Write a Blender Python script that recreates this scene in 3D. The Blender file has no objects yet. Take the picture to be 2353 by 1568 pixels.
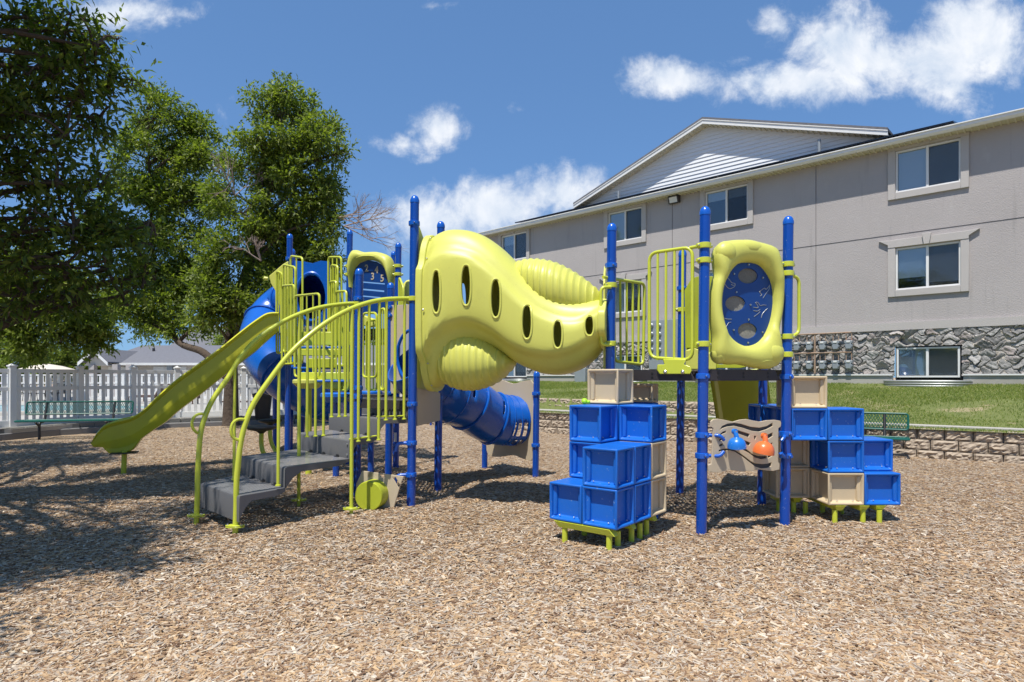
import bpy, bmesh, math, random
import numpy as np
from mathutils import Vector, Matrix
random.seed(7); rng = np.random.default_rng(7)
S = bpy.context.scene
COL = S.collection
PI = math.pi
# ------------------------------------------------------------------ camera
EYE = 1.42; FL = 1427.0; CX = 1176.5; HZ = 866.0      # measured on a 2353 x 1568 view of the photograph
cam = bpy.data.cameras.new('camera'); camo = bpy.data.objects.new('camera', cam); COL.objects.link(camo)
camo.location = (0, 0, EYE); camo.rotation_euler = (math.radians(90), 0, 0)
cam.sensor_width = 36; cam.lens = 36*FL/2353; cam.shift_y = (HZ-784)/2353; cam.clip_end = 2000
S.camera = camo
# ------------------------------------------------------------------ sun + sky
SUN_EL = math.radians(67); SUN_H = Vector((-.50, -.866))
sdir = Vector((SUN_H.x*math.cos(SUN_EL), SUN_H.y*math.cos(SUN_EL), math.sin(SUN_EL)))
sl = bpy.data.lights.new('sun', 'SUN'); sl.energy = 5.0; sl.angle = math.radians(.53); sl.color = (1, .955, .88)
so = bpy.data.objects.new('sun', sl); COL.objects.link(so)
so.rotation_euler = sdir.to_track_quat('Z', 'Y').to_euler(); so.location = (0, 0, 30)
S.view_settings.view_transform = 'Standard'; S.view_settings.look = 'None'
S.view_settings.exposure = 0.25; S.view_settings.gamma = 1
W = bpy.data.worlds.new('World'); S.world = W; W.use_nodes = True

class NT:
    "small node-tree writer"
    def __init__(s, t): s.t = t; s.n = t.nodes; s.l = t.links
    def add(s, typ, **k):
        n = s.n.new(typ)
        for a, b in k.items(): setattr(n, a, b)
        return n
    def put(s, sock, v):
        if v is None: return
        if isinstance(v, bpy.types.NodeSocket): s.l.new(v, sock)
        else:
            if isinstance(v, (tuple, list)) and len(v) == 3 and sock.type == 'RGBA': v = tuple(v)+(1,)
            sock.default_value = v
    def m(s, op, a, b=None, c=None, clamp=False):
        n = s.add('ShaderNodeMath', operation=op, use_clamp=clamp)
        s.put(n.inputs[0], a); s.put(n.inputs[1], b); s.put(n.inputs[2], c); return n.outputs[0]
    def vm(s, op, a, b=None):
        n = s.add('ShaderNodeVectorMath', operation=op); s.put(n.inputs[0], a); s.put(n.inputs[1], b)
        return n.outputs['Value' if op == 'LENGTH' else 'Vector']
    def mix(s, f, a, b, bt='MIX'):
        n = s.add('ShaderNodeMix', data_type='RGBA', blend_type=bt); s.put(n.inputs[0], f); s.put(n.inputs[6], a); s.put(n.inputs[7], b)
        return n.outputs[2]
    def noise(s, vec, sc, det=3, rough=.55, dist=0):
        n = s.add('ShaderNodeTexNoise'); s.put(n.inputs['Vector'], vec); n.inputs['Scale'].default_value = sc
        n.inputs['Detail'].default_value = det; n.inputs['Roughness'].default_value = rough; n.inputs['Distortion'].default_value = dist
        return n.outputs[0]
    def ramp(s, f, stops):
        n = s.add('ShaderNodeValToRGB'); s.put(n.inputs[0], f); e = n.color_ramp.elements
        while len(e) > 1: e.remove(e[-1])
        for i, (p, c) in enumerate(stops):
            x = e[0] if i == 0 else e.new(p)
            x.position = p; x.color = tuple(c)+(1,) if len(c) == 3 else c
        return n.outputs[0]
    def sstep(s, v, a, b):
        n = s.add('ShaderNodeMapRange', interpolation_type='SMOOTHSTEP'); s.put(n.inputs[0], v)
        n.inputs[1].default_value = a; n.inputs[2].default_value = b; return n.outputs[0]

w = NT(W.node_tree); w.n.clear()
wo = w.add('ShaderNodeOutputWorld'); bg = w.add('ShaderNodeBackground')
sky = w.add('ShaderNodeTexSky', sky_type='NISHITA'); sky.sun_disc = False; sky.sun_elevation = SUN_EL
sky.sun_rotation = math.atan2(SUN_H.x, SUN_H.y); sky.altitude = 1400; sky.air_density = 1.0; sky.dust_density = .35; sky.ozone_density = 2.2
tc = w.add('ShaderNodeTexCoord'); sp = w.add('ShaderNodeSeparateXYZ'); w.l.new(tc.outputs['Generated'], sp.inputs[0])
yy = w.m('MAXIMUM', sp.outputs[1], .05)
uu = w.m('DIVIDE', sp.outputs[0], yy); vv = w.m('DIVIDE', sp.outputs[2], yy)
cb = w.add('ShaderNodeCombineXYZ'); w.l.new(uu, cb.inputs[0]); w.l.new(vv, cb.inputs[1])
uv = cb.outputs[0]
CLOUDS = [(2120,140,215,80,1),(1930,110,130,85,1),(2270,95,150,110,1),(1780,60,60,55,.9),(1840,185,190,50,1),(1560,180,120,38,.8),(1700,140,90,36,.7),
          (985,515,120,75,1),(1120,480,140,60,.95),(1290,440,90,58,1),(1210,530,180,45,.7),(900,555,60,40,.7),(1010,300,56,52,.85),(930,335,95,26,.6),(1000,365,65,22,.5),
          (300,25,180,42,.75),(420,30,52,32,.65),(525,270,70,55,.45),(490,380,60,30,.6),(1185,255,32,20,.45),(1370,370,62,38,.35),(1000,14,100,20,.4),(1450,150,30,22,.4),(685,88,26,16,.3),
          (1820,265,130,28,.35),(-300,200,260,90,.8),(2800,300,300,120,.8)]
acc = None
for (px, py, a, b, s_) in CLOUDS:
    v1 = w.vm('SUBTRACT', uv, ((px-CX)/FL, (HZ-py)/FL, 0)); v1 = w.vm('MULTIPLY', v1, (FL/a/1.12, FL/b/1.12, 0))
    ln = w.vm('LENGTH', v1); mm = w.m('MULTIPLY', w.m('SUBTRACT', 1, ln, clamp=False), s_)
    mm = w.m('ADD', mm, s_-1) if s_ < 1 else mm
    acc = mm if acc is None else w.m('MAXIMUM', acc, mm)
n1 = w.noise(uv, 6.5, 7, .6, .35); n2 = w.noise(uv, 24, 8, .68, .3)
nn = w.m('ADD', w.m('MULTIPLY', w.m('SUBTRACT', n1, .5), 2.6), w.m('MULTIPLY', w.m('SUBTRACT', n2, .5), 1.15))
dens = w.sstep(w.m('ADD', acc, nn), -.26, .66)
front = w.m('GREATER_THAN', sp.outputs[1], .06)
n4 = w.noise(tc.outputs['Generated'], 2.2, 6, .6, .3)
dens = w.m('ADD', w.m('MULTIPLY', dens, front), w.m('MULTIPLY', w.m('SUBTRACT', 1, front), w.m('MULTIPLY', w.sstep(n4, .42, .72), .12)))  # unseen clouds added behind the viewer to whiten the fill light
SK = .060
v2 = w.vm('ADD', uv, (.012, -.03, 0)); n3 = w.noise(v2, 6.5, 7, .6, .35)
shade = w.m('ADD', .66, w.m('MULTIPLY', w.m('SUBTRACT', n1, n3), 2.6), clamp=True)
ccol = w.mix(shade, (7.6, 9.4, 12.0), (14.2, 14.5, 15.0))
gm = w.add('ShaderNodeGamma'); w.l.new(sky.outputs[0], gm.inputs[0]); gm.inputs[1].default_value = .45
sk2 = w.mix(1.0, gm.outputs[0], (1.78, 3.0, 4.75), 'MULTIPLY')
w.put(bg.inputs[0], w.mix(w.m('MULTIPLY', dens, .93), sk2, ccol)); bg.inputs[1].default_value = SK
w.l.new(bg.outputs[0], wo.inputs[0])

# ------------------------------------------------------------------ measuring helpers
def G(px, py, z=0.0):
    Y = (EYE-z)*FL/(py-HZ); return Vector(((px-CX)*Y/FL, Y, z))
def AT(px, py, Y): return Vector(((px-CX)*Y/FL, Y, EYE+(HZ-py)*Y/FL))
def RP(px, py, p0, p1, off=0.0):
    "point where a view ray meets the upright plane through p0,p1 (moved off towards the viewer)"
    d = Vector((p1[0]-p0[0], p1[1]-p0[1])).normalized(); n = Vector((d.y, -d.x))
    if n.y > 0: n = -n
    c = n.dot(Vector((p0[0], p0[1])))+off
    r = Vector(((px-CX)/FL, 1.0)); t = c/n.dot(r)
    return Vector((r.x*t, t, EYE+(HZ-py)*t/FL))
# ------------------------------------------------------------------ materials
def newmat(name):
    m = bpy.data.materials.new(name); m.use_nodes = True; t = NT(m.node_tree)
    return m, t, t.n['Principled BSDF'], t.n['Material Output']
def pmat(name, c, rough=.5, var=.12, vs=3.0, bump=0, bs=60, metal=0, spec=.5, specks=0, speckcol=(.5,.5,.5), coat=0, dirt=None, ds=1.5, da=.3, trans=0):
    m, t, b, o = newmat(name)
    g = t.add('ShaderNodeTexCoord').outputs['Object']
    col = t.mix(t.noise(g, vs, 4), tuple(x*(1-var) for x in c), tuple(min(1, x*(1+var)) for x in c))
    if dirt: col = t.mix(t.m('MULTIPLY', t.sstep(t.noise(g, ds, 6, .65), .5, .75), da), col, dirt)
    if specks:
        v = t.noise(g, 45, 2, .5)
        col = t.mix(t.m('MULTIPLY', t.sstep(v, .68, .74), specks), col, speckcol)
    t.put(b.inputs['Base Color'], col)
    t.put(b.inputs['Roughness'], t.m('ADD', rough-.07, t.m('MULTIPLY', t.noise(g, vs*2.3, 4), .14)))
    b.inputs['Metallic'].default_value = metal; b.inputs['Specular IOR Level'].default_value = spec
    if coat: b.inputs['Coat Weight'].default_value = coat; b.inputs['Coat Roughness'].default_value = .15
    if bump:
        bn = t.add('ShaderNodeBump'); bn.inputs['Strength'].default_value = 1; bn.inputs['Distance'].default_value = bump
        t.put(bn.inputs['Height'], t.noise(g, bs, 4)); t.l.new(bn.outputs[0], b.inputs['Normal'])
    if trans:
        tl = t.add('ShaderNodeBsdfTranslucent'); t.put(tl.inputs[0], col); mx = t.add('ShaderNodeMixShader'); mx.inputs[0].default_value = trans; t.l.new(b.outputs[0], mx.inputs[1]); t.l.new(tl.outputs[0], mx.inputs[2]); t.l.new(mx.outputs[0], o.inputs[0])
    return m
def perfmat(name, c, sc, r, rough=.55, jit=0):
    "sheet metal / plastic with a grid of real see-through holes"
    m, t, b, o = newmat(name)
    g = t.add('ShaderNodeTexCoord').outputs['Object']
    t.put(b.inputs['Base Color'], t.mix(t.noise(g, 5, 4), tuple(x*.85 for x in c), tuple(x*1.15 for x in c))); b.inputs['Roughness'].default_value = rough
    f = t.vm('FRACTION', t.vm('MULTIPLY', g, (1/sc, 1/sc, 0))); f = t.vm('SUBTRACT', f, (.5, .5, 0))
    hole = t.m('LESS_THAN', t.vm('LENGTH', t.vm('MULTIPLY', f, (1, 1, 0))), r)
    tr = t.add('ShaderNodeBsdfTransparent'); mx = t.add('ShaderNodeMixShader')
    t.put(mx.inputs[0], hole); t.l.new(b.outputs[0], mx.inputs[1]); t.l.new(tr.outputs[0], mx.inputs[2]); t.l.new(mx.outputs[0], o.inputs[0])
    return m
M = {}
M['yel'] = pmat('lime_plastic', (.66,.665,.135), .42, .05, 1.3, bump=.0006, bs=110, specks=.18, speckcol=(.25,.24,.05), dirt=(.36,.34,.08), ds=2.2, da=.22, trans=.08)
M['slidem'] = pmat('lime_slide', (.57,.56,.03), .34, .05, 1.3, specks=.18, speckcol=(.25,.24,.05), dirt=(.36,.34,.05), ds=2.2, da=.25)
M['yelm'] = pmat('lime_paint', (.55,.60,.05), .33, .06, 3, specks=.12, speckcol=(.2,.2,.05), coat=.25)
M['yeld'] = pmat('lime_plastic_dark', (.42,.47,.03), .45, .1, 2, bump=.0006, bs=110, dirt=(.22,.22,.04), da=.4)  # darker lime, for the back slide, its hood, the drum and one riser
M['blu'] = pmat('blue_paint', (.003,.060,.37), .25, .08, 4, specks=.4, speckcol=(.25,.32,.45), coat=.4)
M['bclamp'] = pmat('blue_clamp', (.006,.10,.50), .26, .06, 8, coat=.4)
M['bplas'] = pmat('blue_plastic', (.006,.125,.53), .40, .07, 2.5, bump=.0008, bs=90, specks=.5, speckcol=(.3,.42,.6), dirt=(.03,.15,.42), ds=3.5, da=.35)
M['btube'] = pmat('blue_tube', (.004,.10,.47), .28, .08, 2, specks=.2, speckcol=(.2,.3,.5), coat=.3)
M['bpan'] = pmat('blue_panel', (.003,.045,.22), .38, .05, 3, bump=.0003, bs=150)
M['tan'] = pmat('tan_plastic', (.57,.46,.30), .48, .06, 2.5, bump=.0008, bs=90, specks=.25, speckcol=(.3,.25,.18), dirt=(.42,.33,.22), da=.3)
M['tanp'] = pmat('tan_panel', (.53,.44,.31), .5, .05, 3, bump=.0004, bs=150, dirt=(.38,.30,.2), da=.25)
M['gry'] = pmat('grey_coating', (.115,.115,.12), .55, .12, 4, bump=.0012, bs=180, specks=.2, speckcol=(.25,.24,.22), dirt=(.17,.155,.135), ds=2.5, da=.4)
M['perf'] = perfmat('perforated_grey', (.165,.165,.17), .034, .20)
M['deckp'] = perfmat('perforated_deck', (.07,.062,.06), .05, .27)
M['dark'] = pmat('dark_brown_coating', (.035,.030,.032), .5, .15, 4, bump=.001, bs=150)
M['slot'] = pmat('dark_slot', (.055,.055,.058), .6, .1)
M['steel'] = pmat('bolt_steel', (.55,.55,.53), .28, .1, 9, metal=1)
M['blk'] = pmat('black_rubber', (.016,.016,.017), .5, .2, 4)
M['orange'] = pmat('orange_plastic', (.74,.16,.035), .33, .05, 4, specks=.1, coat=.2)
M['bell'] = pmat('light_blue_plastic', (.012,.17,.60), .33, .05, 4, specks=.9, speckcol=(.4,.55,.75), coat=.2)
M['green'] = pmat('green_coating', (.004,.095,.07), .35, .1, 4, coat=.3)  # green darkened in place of the tree shade over the left bench
M['greenm'] = perfmat('expanded_green_mesh', (.004,.095,.07), .034, .36)
M['white'] = pmat('white_vinyl', (.74,.74,.72), .4, .03, 2, dirt=(.55,.53,.48), da=.25)
M['conc'] = pmat('concrete', (.40,.38,.34), .85, .12, 2, bump=.004, bs=40, dirt=(.26,.24,.2), ds=1.2, da=.5)
M['block'] = pmat('split_block', (.40,.325,.245), .9, .3, 3.5, bump=.014, bs=30, dirt=(.22,.18,.135), ds=5, da=.6)
M['blockd'] = pmat('dark_block', (.17,.165,.15), .9, .25, 4, bump=.01, bs=32)
M['stucco'] = pmat('stucco', (.395,.37,.36), .92, .07, .8, bump=.006, bs=55, dirt=(.33,.31,.30), ds=.6, da=.6)
def stuccomat():
    m, t, b, o = newmat('stucco'); g = t.add('ShaderNodeTexCoord').outputs['Object']
    c = t.mix(t.noise(g, .7, 5, .6), (.365,.335,.322), (.45,.415,.40))
    st = t.noise(t.vm('MULTIPLY', g, (5.5, 5.5, .35)), 1, 5, .65); c = t.mix(t.m('MULTIPLY', t.sstep(st, .56, .76), .45), c, (.25,.235,.225))
    st = t.noise(t.vm('MULTIPLY', g, (2, 2, 1.2)), 1, 6, .7); c = t.mix(t.m('MULTIPLY', t.sstep(st, .60, .70), .35), c, (.47,.45,.43))
    t.put(b.inputs['Base Color'], c); b.inputs['Roughness'].default_value = .93
    bn = t.add('ShaderNodeBump'); bn.inputs['Distance'].default_value = .009; t.put(bn.inputs['Height'], t.noise(g, 34, 5, .65)); t.l.new(bn.outputs[0], b.inputs['Normal']); return m
M['stucco'] = stuccomat()
M['trim'] = pmat('stucco_trim', (.46,.43,.405), .9, .05, 2, bump=.004, bs=70)
M['sid'] = pmat('white_siding', (.70,.71,.72), .5, .03, 1.2)
M['fasc'] = pmat('white_fascia', (.74,.735,.71), .45, .04, 1.5, dirt=(.5,.48,.42), da=.3)
M['soff'] = pmat('cream_soffit', (.62,.58,.45), .6, .05, 2)
M['solar'] = pmat('solar_black', (.008,.009,.012), .2, .1, 3)
M['curbm'] = pmat('dark_concrete', (.19,.185,.18), .9, .2, 2, bump=.004, bs=40)
M['shing'] = pmat('grey_shingle', (.15,.15,.165), .9, .3, 8, bump=.01, bs=14)
M['cream'] = pmat('cream_wall', (.58,.53,.46), .9, .05, 1, bump=.002, bs=60)
M['meter'] = pmat('grey_meter', (.30,.33,.35), .5, .1, 6, metal=.2)
M['pipe'] = pmat('rusty_pipe', (.34,.24,.17), .7, .35, 9, dirt=(.42,.16,.07), ds=8, da=.7)
M['galv'] = pmat('galvanised', (.42,.44,.44), .4, .15, 4, metal=.7)
M['blind'] = pmat('blind', (.80,.81,.82), .6, .03, 2)
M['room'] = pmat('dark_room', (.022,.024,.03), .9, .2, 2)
M['red'] = pmat('red_sign', (.55,.03,.03), .5)
M['ball'] = pmat('ball_green', (.40,.75,.03), .4, .2, 20)
M['iron'] = pmat('black_iron', (.012,.011,.011), .5)
M['paper'] = pmat('white_paper', (.7,.7,.68), .6)
M['cloth'] = pmat('beige_canvas', (.62,.55,.45), .85)
M['brown'] = pmat('brown_rattan', (.10,.06,.045), .7)
M['tile'] = pmat('pool_tile', (.02,.07,.22), .3, .4, 12)
M['bark'] = pmat('bark', (.085,.062,.045), .95, .4, 6, bump=.03, bs=16)
M['deadwood'] = pmat('dead_twig', (.30,.23,.19), .9, .2, 6)
def water():
    m, t, b, o = newmat('pool_water'); g = t.add('ShaderNodeTexCoord').outputs['Object']
    t.put(b.inputs['Base Color'], t.mix(t.noise(g, .8, 3), (.10,.42,.55), (.22,.60,.70))); b.inputs['Roughness'].default_value = .06
    bn = t.add('ShaderNodeBump'); bn.inputs['Distance'].default_value = .02; t.put(bn.inputs['Height'], t.noise(g, 4, 3)); t.l.new(bn.outputs[0], b.inputs['Normal']); return m
M['water'] = water()
def glass():
    m, t, b, o = newmat('window_glass')
    tr = t.add('ShaderNodeBsdfTransparent'); tr.inputs[0].default_value = (.80,.86,.9,1); gl = t.add('ShaderNodeBsdfGlossy'); gl.inputs['Roughness'].default_value = .02
    lw = t.add('ShaderNodeLayerWeight'); lw.inputs[0].default_value = .35
    mx = t.add('ShaderNodeMixShader'); t.put(mx.inputs[0], t.m('ADD', .11, t.m('MULTIPLY', lw.outputs['Fresnel'], .45))); t.l.new(tr.outputs[0], mx.inputs[1]); t.l.new(gl.outputs[0], mx.inputs[2]); t.l.new(mx.outputs[0], o.inputs[0]); return m
M['glass'] = glass()
def screen():
    m, t, b, o = newmat('insect_screen'); b.inputs['Base Color'].default_value = (.02, .022, .025, 1); b.inputs['Roughness'].default_value = .8
    tr = t.add('ShaderNodeBsdfTransparent'); mx = t.add('ShaderNodeMixShader'); mx.inputs[0].default_value = .25
    t.l.new(tr.outputs[0], mx.inputs[1]); t.l.new(b.outputs[0], mx.inputs[2]); t.l.new(mx.outputs[0], o.inputs[0]); return m
M['screen'] = screen()
def leafmat(name, a, b_, c_):
    m, t, b, o = newmat(name)
    gi = t.add('ShaderNodeNewGeometry').outputs['Random Per Island']
    col = t.ramp(gi, [(0, a), (.55, b_), (1, c_)])
    t.put(b.inputs['Base Color'], col); b.inputs['Roughness'].default_value = .48; b.inputs['Specular IOR Level'].default_value = .32
    tl = t.add('ShaderNodeBsdfTranslucent'); t.put(tl.inputs[0], t.mix(1, col, (1.5, 1.7, .5), 'MULTIPLY'))
    mx = t.add('ShaderNodeMixShader'); mx.inputs[0].default_value = .42; t.l.new(b.outputs[0], mx.inputs[1]); t.l.new(tl.outputs[0], mx.inputs[2]); t.l.new(mx.outputs[0], o.inputs[0]); return m
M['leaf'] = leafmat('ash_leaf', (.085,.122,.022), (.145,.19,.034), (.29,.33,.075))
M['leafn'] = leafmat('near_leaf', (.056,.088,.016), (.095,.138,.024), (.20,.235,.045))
M['grassb'] = leafmat('grass_blade', (.10,.155,.03), (.175,.235,.05), (.38,.37,.15))
def chipmat():
    m, t, b, o = newmat('wood_chip')
    geo = t.add('ShaderNodeNewGeometry'); gi = geo.outputs['Random Per Island']
    col = t.ramp(gi, [(0, (.15,.09,.06)), (.12, (.30,.195,.125)), (.34, (.47,.34,.215)), (.50, (.60,.44,.27)), (.62, (.43,.36,.30)), (.76, (.50,.46,.42)), (.88, (.66,.57,.45)), (.95, (.56,.53,.50)), (1, (.82,.76,.66))])
    g = t.add('ShaderNodeTexCoord').outputs['Object']
    col = t.mix(t.m('MULTIPLY', t.noise(g, 160, 3), .5), col, t.mix(1, col, (.62,.55,.48), 'MULTIPLY'))
    col = t.mix(1, col, t.mix(t.noise(g, .9, 5, .65), (.72,.68,.62), (1.16,1.09,.98)), 'MULTIPLY')
    t.put(b.inputs['Base Color'], col); b.inputs['Roughness'].default_value = .85; return m
M['chip'] = chipmat()
def groundmat():
    m, t, b, o = newmat('mulch_bed')
    g = t.add('ShaderNodeTexCoord').outputs['Object']
    cols = None; hs = None
    for k, (rx, sc) in enumerate(((.4, 1), (2.0, 1.15), (3.4, .9))):
        mp = t.add('ShaderNodeMapping'); t.l.new(g, mp.inputs[0]); mp.inputs['Rotation'].default_value = (0, 0, rx); mp.inputs['Scale'].default_value = (sc*22, sc*75, 1); mp.inputs['Location'].default_value = (k*3.1, k*1.7, 0)
        wv = t.vm('ADD', mp.outputs[0], t.vm('MULTIPLY', t.add('ShaderNodeTexNoise').outputs[1], (1.5, 1.5, 0)))
        vo = t.add('ShaderNodeTexVoronoi'); vo.inputs['Scale'].default_value = 1; t.l.new(wv, vo.inputs['Vector'])
        s2 = t.add('ShaderNodeSeparateColor'); t.l.new(vo.outputs['Color'], s2.inputs[0])
        c = t.ramp(s2.outputs[0], [(0, (.10,.06,.035)), (.3, (.33,.22,.13)), (.55, (.50,.36,.21)), (.8, (.46,.38,.30)), (1, (.72,.60,.44))])
        h = t.m('ADD', s2.outputs[1], t.m('MULTIPLY', vo.outputs['Distance'], -.8))
        if cols is None: cols, hs = c, h
        else:
            f = t.m('GREATER_THAN', h, hs); cols = t.mix(f, cols, c); hs = t.m('MAXIMUM', h, hs)
    cols = t.mix(1, cols, t.mix(t.noise(g, .7, 4), (.78,.77,.76), (1.15,1.12,1.08)), 'MULTIPLY')
    t.put(b.inputs['Base Color'], cols); b.inputs['Roughness'].default_value = .9
    bn = t.add('ShaderNodeBump'); bn.inputs['Distance'].default_value = .022; t.put(bn.inputs['Height'], hs); t.l.new(bn.outputs[0], b.inputs['Normal']); return m
M['mulch'] = groundmat()
def lawnmat():
    m, t, b, o = newmat('lawn_soil')
    g = t.add('ShaderNodeTexCoord').outputs['Object']
    c = t.mix(t.noise(g, 2.2, 5, .65), (.10,.13,.03), (.20,.22,.07)); c = t.mix(t.sstep(t.noise(g, .75, 6, .68), .55, .66), c, (.42,.33,.21))
    c = t.mix(t.m('MULTIPLY', t.noise(g, 60, 3), .6), c, (.16,.19,.05))
    t.put(b.inputs['Base Color'], c); b.inputs['Roughness'].default_value = .95
    bn = t.add('ShaderNodeBump'); bn.inputs['Distance'].default_value = .03; t.put(bn.inputs['Height'], t.noise(g, 50, 4)); t.l.new(bn.outputs[0], b.inputs['Normal']); return m
M['lawn'] = lawnmat()
def stonemat():
    m, t, b, o = newmat('rubble_stone'); g = t.add('ShaderNodeTexCoord').outputs['Object']
    at = t.add('ShaderNodeAttribute', attribute_name='tone')
    c = t.ramp(at.outputs['Fac'], [(0, (.46,.42,.36)), (.08, (.46,.42,.36)), (.1, (.20,.195,.19)), (.45, (.32,.31,.30)), (.75, (.42,.41,.395)), (.9, (.36,.30,.28)), (1, (.48,.46,.44))])
    c = t.mix(t.noise(g, 9, 6, .7), t.mix(1, c, (.62,.62,.62), 'MULTIPLY'), t.mix(1, c, (1.35,1.33,1.3), 'MULTIPLY'))
    t.put(b.inputs['Base Color'], c); b.inputs['Roughness'].default_value = .85
    bn = t.add('ShaderNodeBump'); bn.inputs['Distance'].default_value = .03; t.put(bn.inputs['Height'], t.noise(g, 14, 6, .65)); t.l.new(bn.outputs[0], b.inputs['Normal']); return m
M['stone'] = stonemat()

# ------------------------------------------------------------------ mesh builder
OFF = {}
def smooth(pts, n=6, closed=False):
    P = [Vector(p) for p in pts]; out = []; L = len(P); R = L if closed else L-1
    for i in range(R):
        if closed: a, b, c, d = P[i-1], P[i], P[(i+1) % L], P[(i+2) % L]
        else: a, b, c, d = P[max(i-1, 0)], P[i], P[i+1], P[min(i+2, L-1)]
        for k in range(n):
            t = k/n; out.append(.5*((2*b)+(c-a)*t+(2*a-5*b+4*c-d)*t*t+(3*b-a-3*c+d)*t**3))
    if not closed: out.append(P[-1])
    return out
def fillet(pts, r, n=4):
    "polyline with rounded corners"
    P = [Vector(p) for p in pts]; out = [P[0]]
    for i in range(1, len(P)-1):
        a, b, c = P[i-1], P[i], P[i+1]; d1 = (a-b); d2 = (c-b); rr = min(r, d1.length*.49, d2.length*.49)
        p = b+d1.normalized()*rr; q = b+d2.normalized()*rr
        for k in range(n+1):
            t = k/n; out.append((1-t)**2*p+2*t*(1-t)*b+t*t*q)
    out.append(P[-1]); return out
class MB:
    def __init__(s): s.v = []; s.f = []; s.flat = []
    def add(s, vs, fs):
        n = len(s.v); s.v += [tuple(v) for v in vs]; s.f += [tuple(i+n for i in f) for f in fs]; return s
    def box(s, c, size, rz=0, R=None):
        h = [x/2 for x in size]; R = R or Matrix.Rotation(rz, 3, 'Z'); c = Vector(c)
        vs = [c+R @ Vector((x*h[0], y*h[1], z*h[2])) for x in (-1, 1) for y in (-1, 1) for z in (-1, 1)]
        return s.add(vs, [(0,1,3,2),(4,6,7,5),(0,4,5,1),(2,3,7,6),(0,2,6,4),(1,5,7,3)])
    def tube(s, pts, r, seg=12, caps=True, closed=False):
        P = [Vector(p) for p in pts]; n = len(P); rs = r if isinstance(r, (list, tuple)) else [r]*n
        T = []
        for i in range(n):
            a = P[i-1] if (i > 0 or closed) else P[i]; b = P[(i+1) % n] if (i < n-1 or closed) else P[i]
            d = b-a; T.append(d.normalized() if d.length > 1e-9 else Vector((0, 0, 1)))
        N = T[0].orthogonal().normalized(); vs = []
        for i in range(n):
            N = (N-T[i]*N.dot(T[i])).normalized(); B = T[i].cross(N)
            for k in range(seg):
                a = 2*PI*k/seg; vs.append(P[i]+(N*math.cos(a)+B*math.sin(a))*rs[i])
        fs = []
        for i in range(n if closed else n-1):
            j = (i+1) % n
            for k in range(seg):
                k2 = (k+1) % seg; fs.append((i*seg+k, i*seg+k2, j*seg+k2, j*seg+k))
        if caps and not closed: fs += [tuple(range(seg))[::-1], tuple((n-1)*seg+k for k in range(seg))]
        return s.add(vs, fs)
    def cyl(s, a, b, r, r2=None, seg=16): return s.tube([a, b], [r, r if r2 is None else r2], seg)
    def lathe(s, o, prof, seg=20, axis=(0, 0, 1)):
        A = Vector(axis).normalized(); N = A.orthogonal().normalized(); B = A.cross(N); o = Vector(o); vs = []; fs = []
        for (r, h) in prof:
            for k in range(seg):
                a = 2*PI*k/seg; vs.append(o+A*h+(N*math.cos(a)+B*math.sin(a))*max(r, 1e-4))
        for i in range(len(prof)-1):
            for k in range(seg):
                k2 = (k+1) % seg; fs.append((i*seg+k, i*seg+k2, (i+1)*seg+k2, (i+1)*seg+k))
        fs += [tuple(range(seg))[::-1], tuple((len(prof)-1)*seg+k for k in range(seg))]
        return s.add(vs, fs)
    def prism(s, pts, dv):
        "closed outline pts pushed along dv"
        P = [Vector(p) for p in pts]; n = len(P); d = Vector(dv)
        return s.add(P+[p+d for p in P], [tuple(range(n))[::-1], tuple(range(n, 2*n))]+[(i, (i+1) % n, n+(i+1) % n, n+i) for i in range(n)])
    def build(s, name, mat, parent=None, bevel=0, ang=38, seg=2):
        me = bpy.data.meshes.new(name); off = OFF.get(parent.name, Vector()) if parent else Vector()
        me.from_pydata([Vector(v)-off for v in s.v], [], s.f); me.update()
        bm = bmesh.new(); bm.from_mesh(me); bmesh.ops.recalc_face_normals(bm, faces=bm.faces); bm.to_mesh(me); bm.free()
        return finish(me, name, mat, parent, off, bevel, ang, seg)
def finish(me, name, mat, parent, off, bevel=0, ang=38, seg=2):
    me.polygons.foreach_set('use_smooth', [True]*len(me.polygons)); me.set_sharp_from_angle(angle=math.radians(ang))
    me.materials.append(M[mat] if isinstance(mat, str) else mat)
    o = bpy.data.objects.new(name, me); COL.objects.link(o)
    if parent: o.parent = parent
    OFF[o.name] = off
    if bevel:
        b = o.modifiers.new('bevel', 'BEVEL'); b.width = bevel; b.segments = seg; b.limit_method = 'ANGLE'; b.angle_limit = math.radians(35); b.harden_normals = False
    return o
def fastmesh(name, V, F, mat, parent=None, smooth_=False):
    me = bpy.data.meshes.new(name); nv = len(V); k = F.shape[1]
    off = OFF.get(parent.name, Vector()) if parent else Vector()
    V = V-np.array(off)
    me.vertices.add(nv); me.vertices.foreach_set('co', V.astype(np.float32).ravel())
    me.loops.add(F.size); me.loops.foreach_set('vertex_index', F.astype(np.int32).ravel())
    me.polygons.add(len(F)); me.polygons.foreach_set('loop_start', np.arange(0, F.size, k, dtype=np.int32))
    me.polygons.foreach_set('use_smooth', np.full(len(F), smooth_)); me.update(); me.validate()
    me.materials.append(M[mat]); o = bpy.data.objects.new(name, me); COL.objects.link(o)
    if parent: o.parent = parent
    OFF[o.name] = off; return o
def thing(name, label, cat, loc, group=None):
    o = bpy.data.objects.new(name, None); COL.objects.link(o); o.location = loc; o.empty_display_size = .2
    OFF[o.name] = Vector(loc); return tag(o, label, cat, group)
def tag(o, label, cat, group=None, kind=None):
    o['label'] = label; o['category'] = cat
    if group: o['group'] = group
    if kind: o['kind'] = kind
    return o
def struct(o, kind='structure', label=None):
    o['kind'] = kind
    if label: o['label'] = label
    return o
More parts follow.
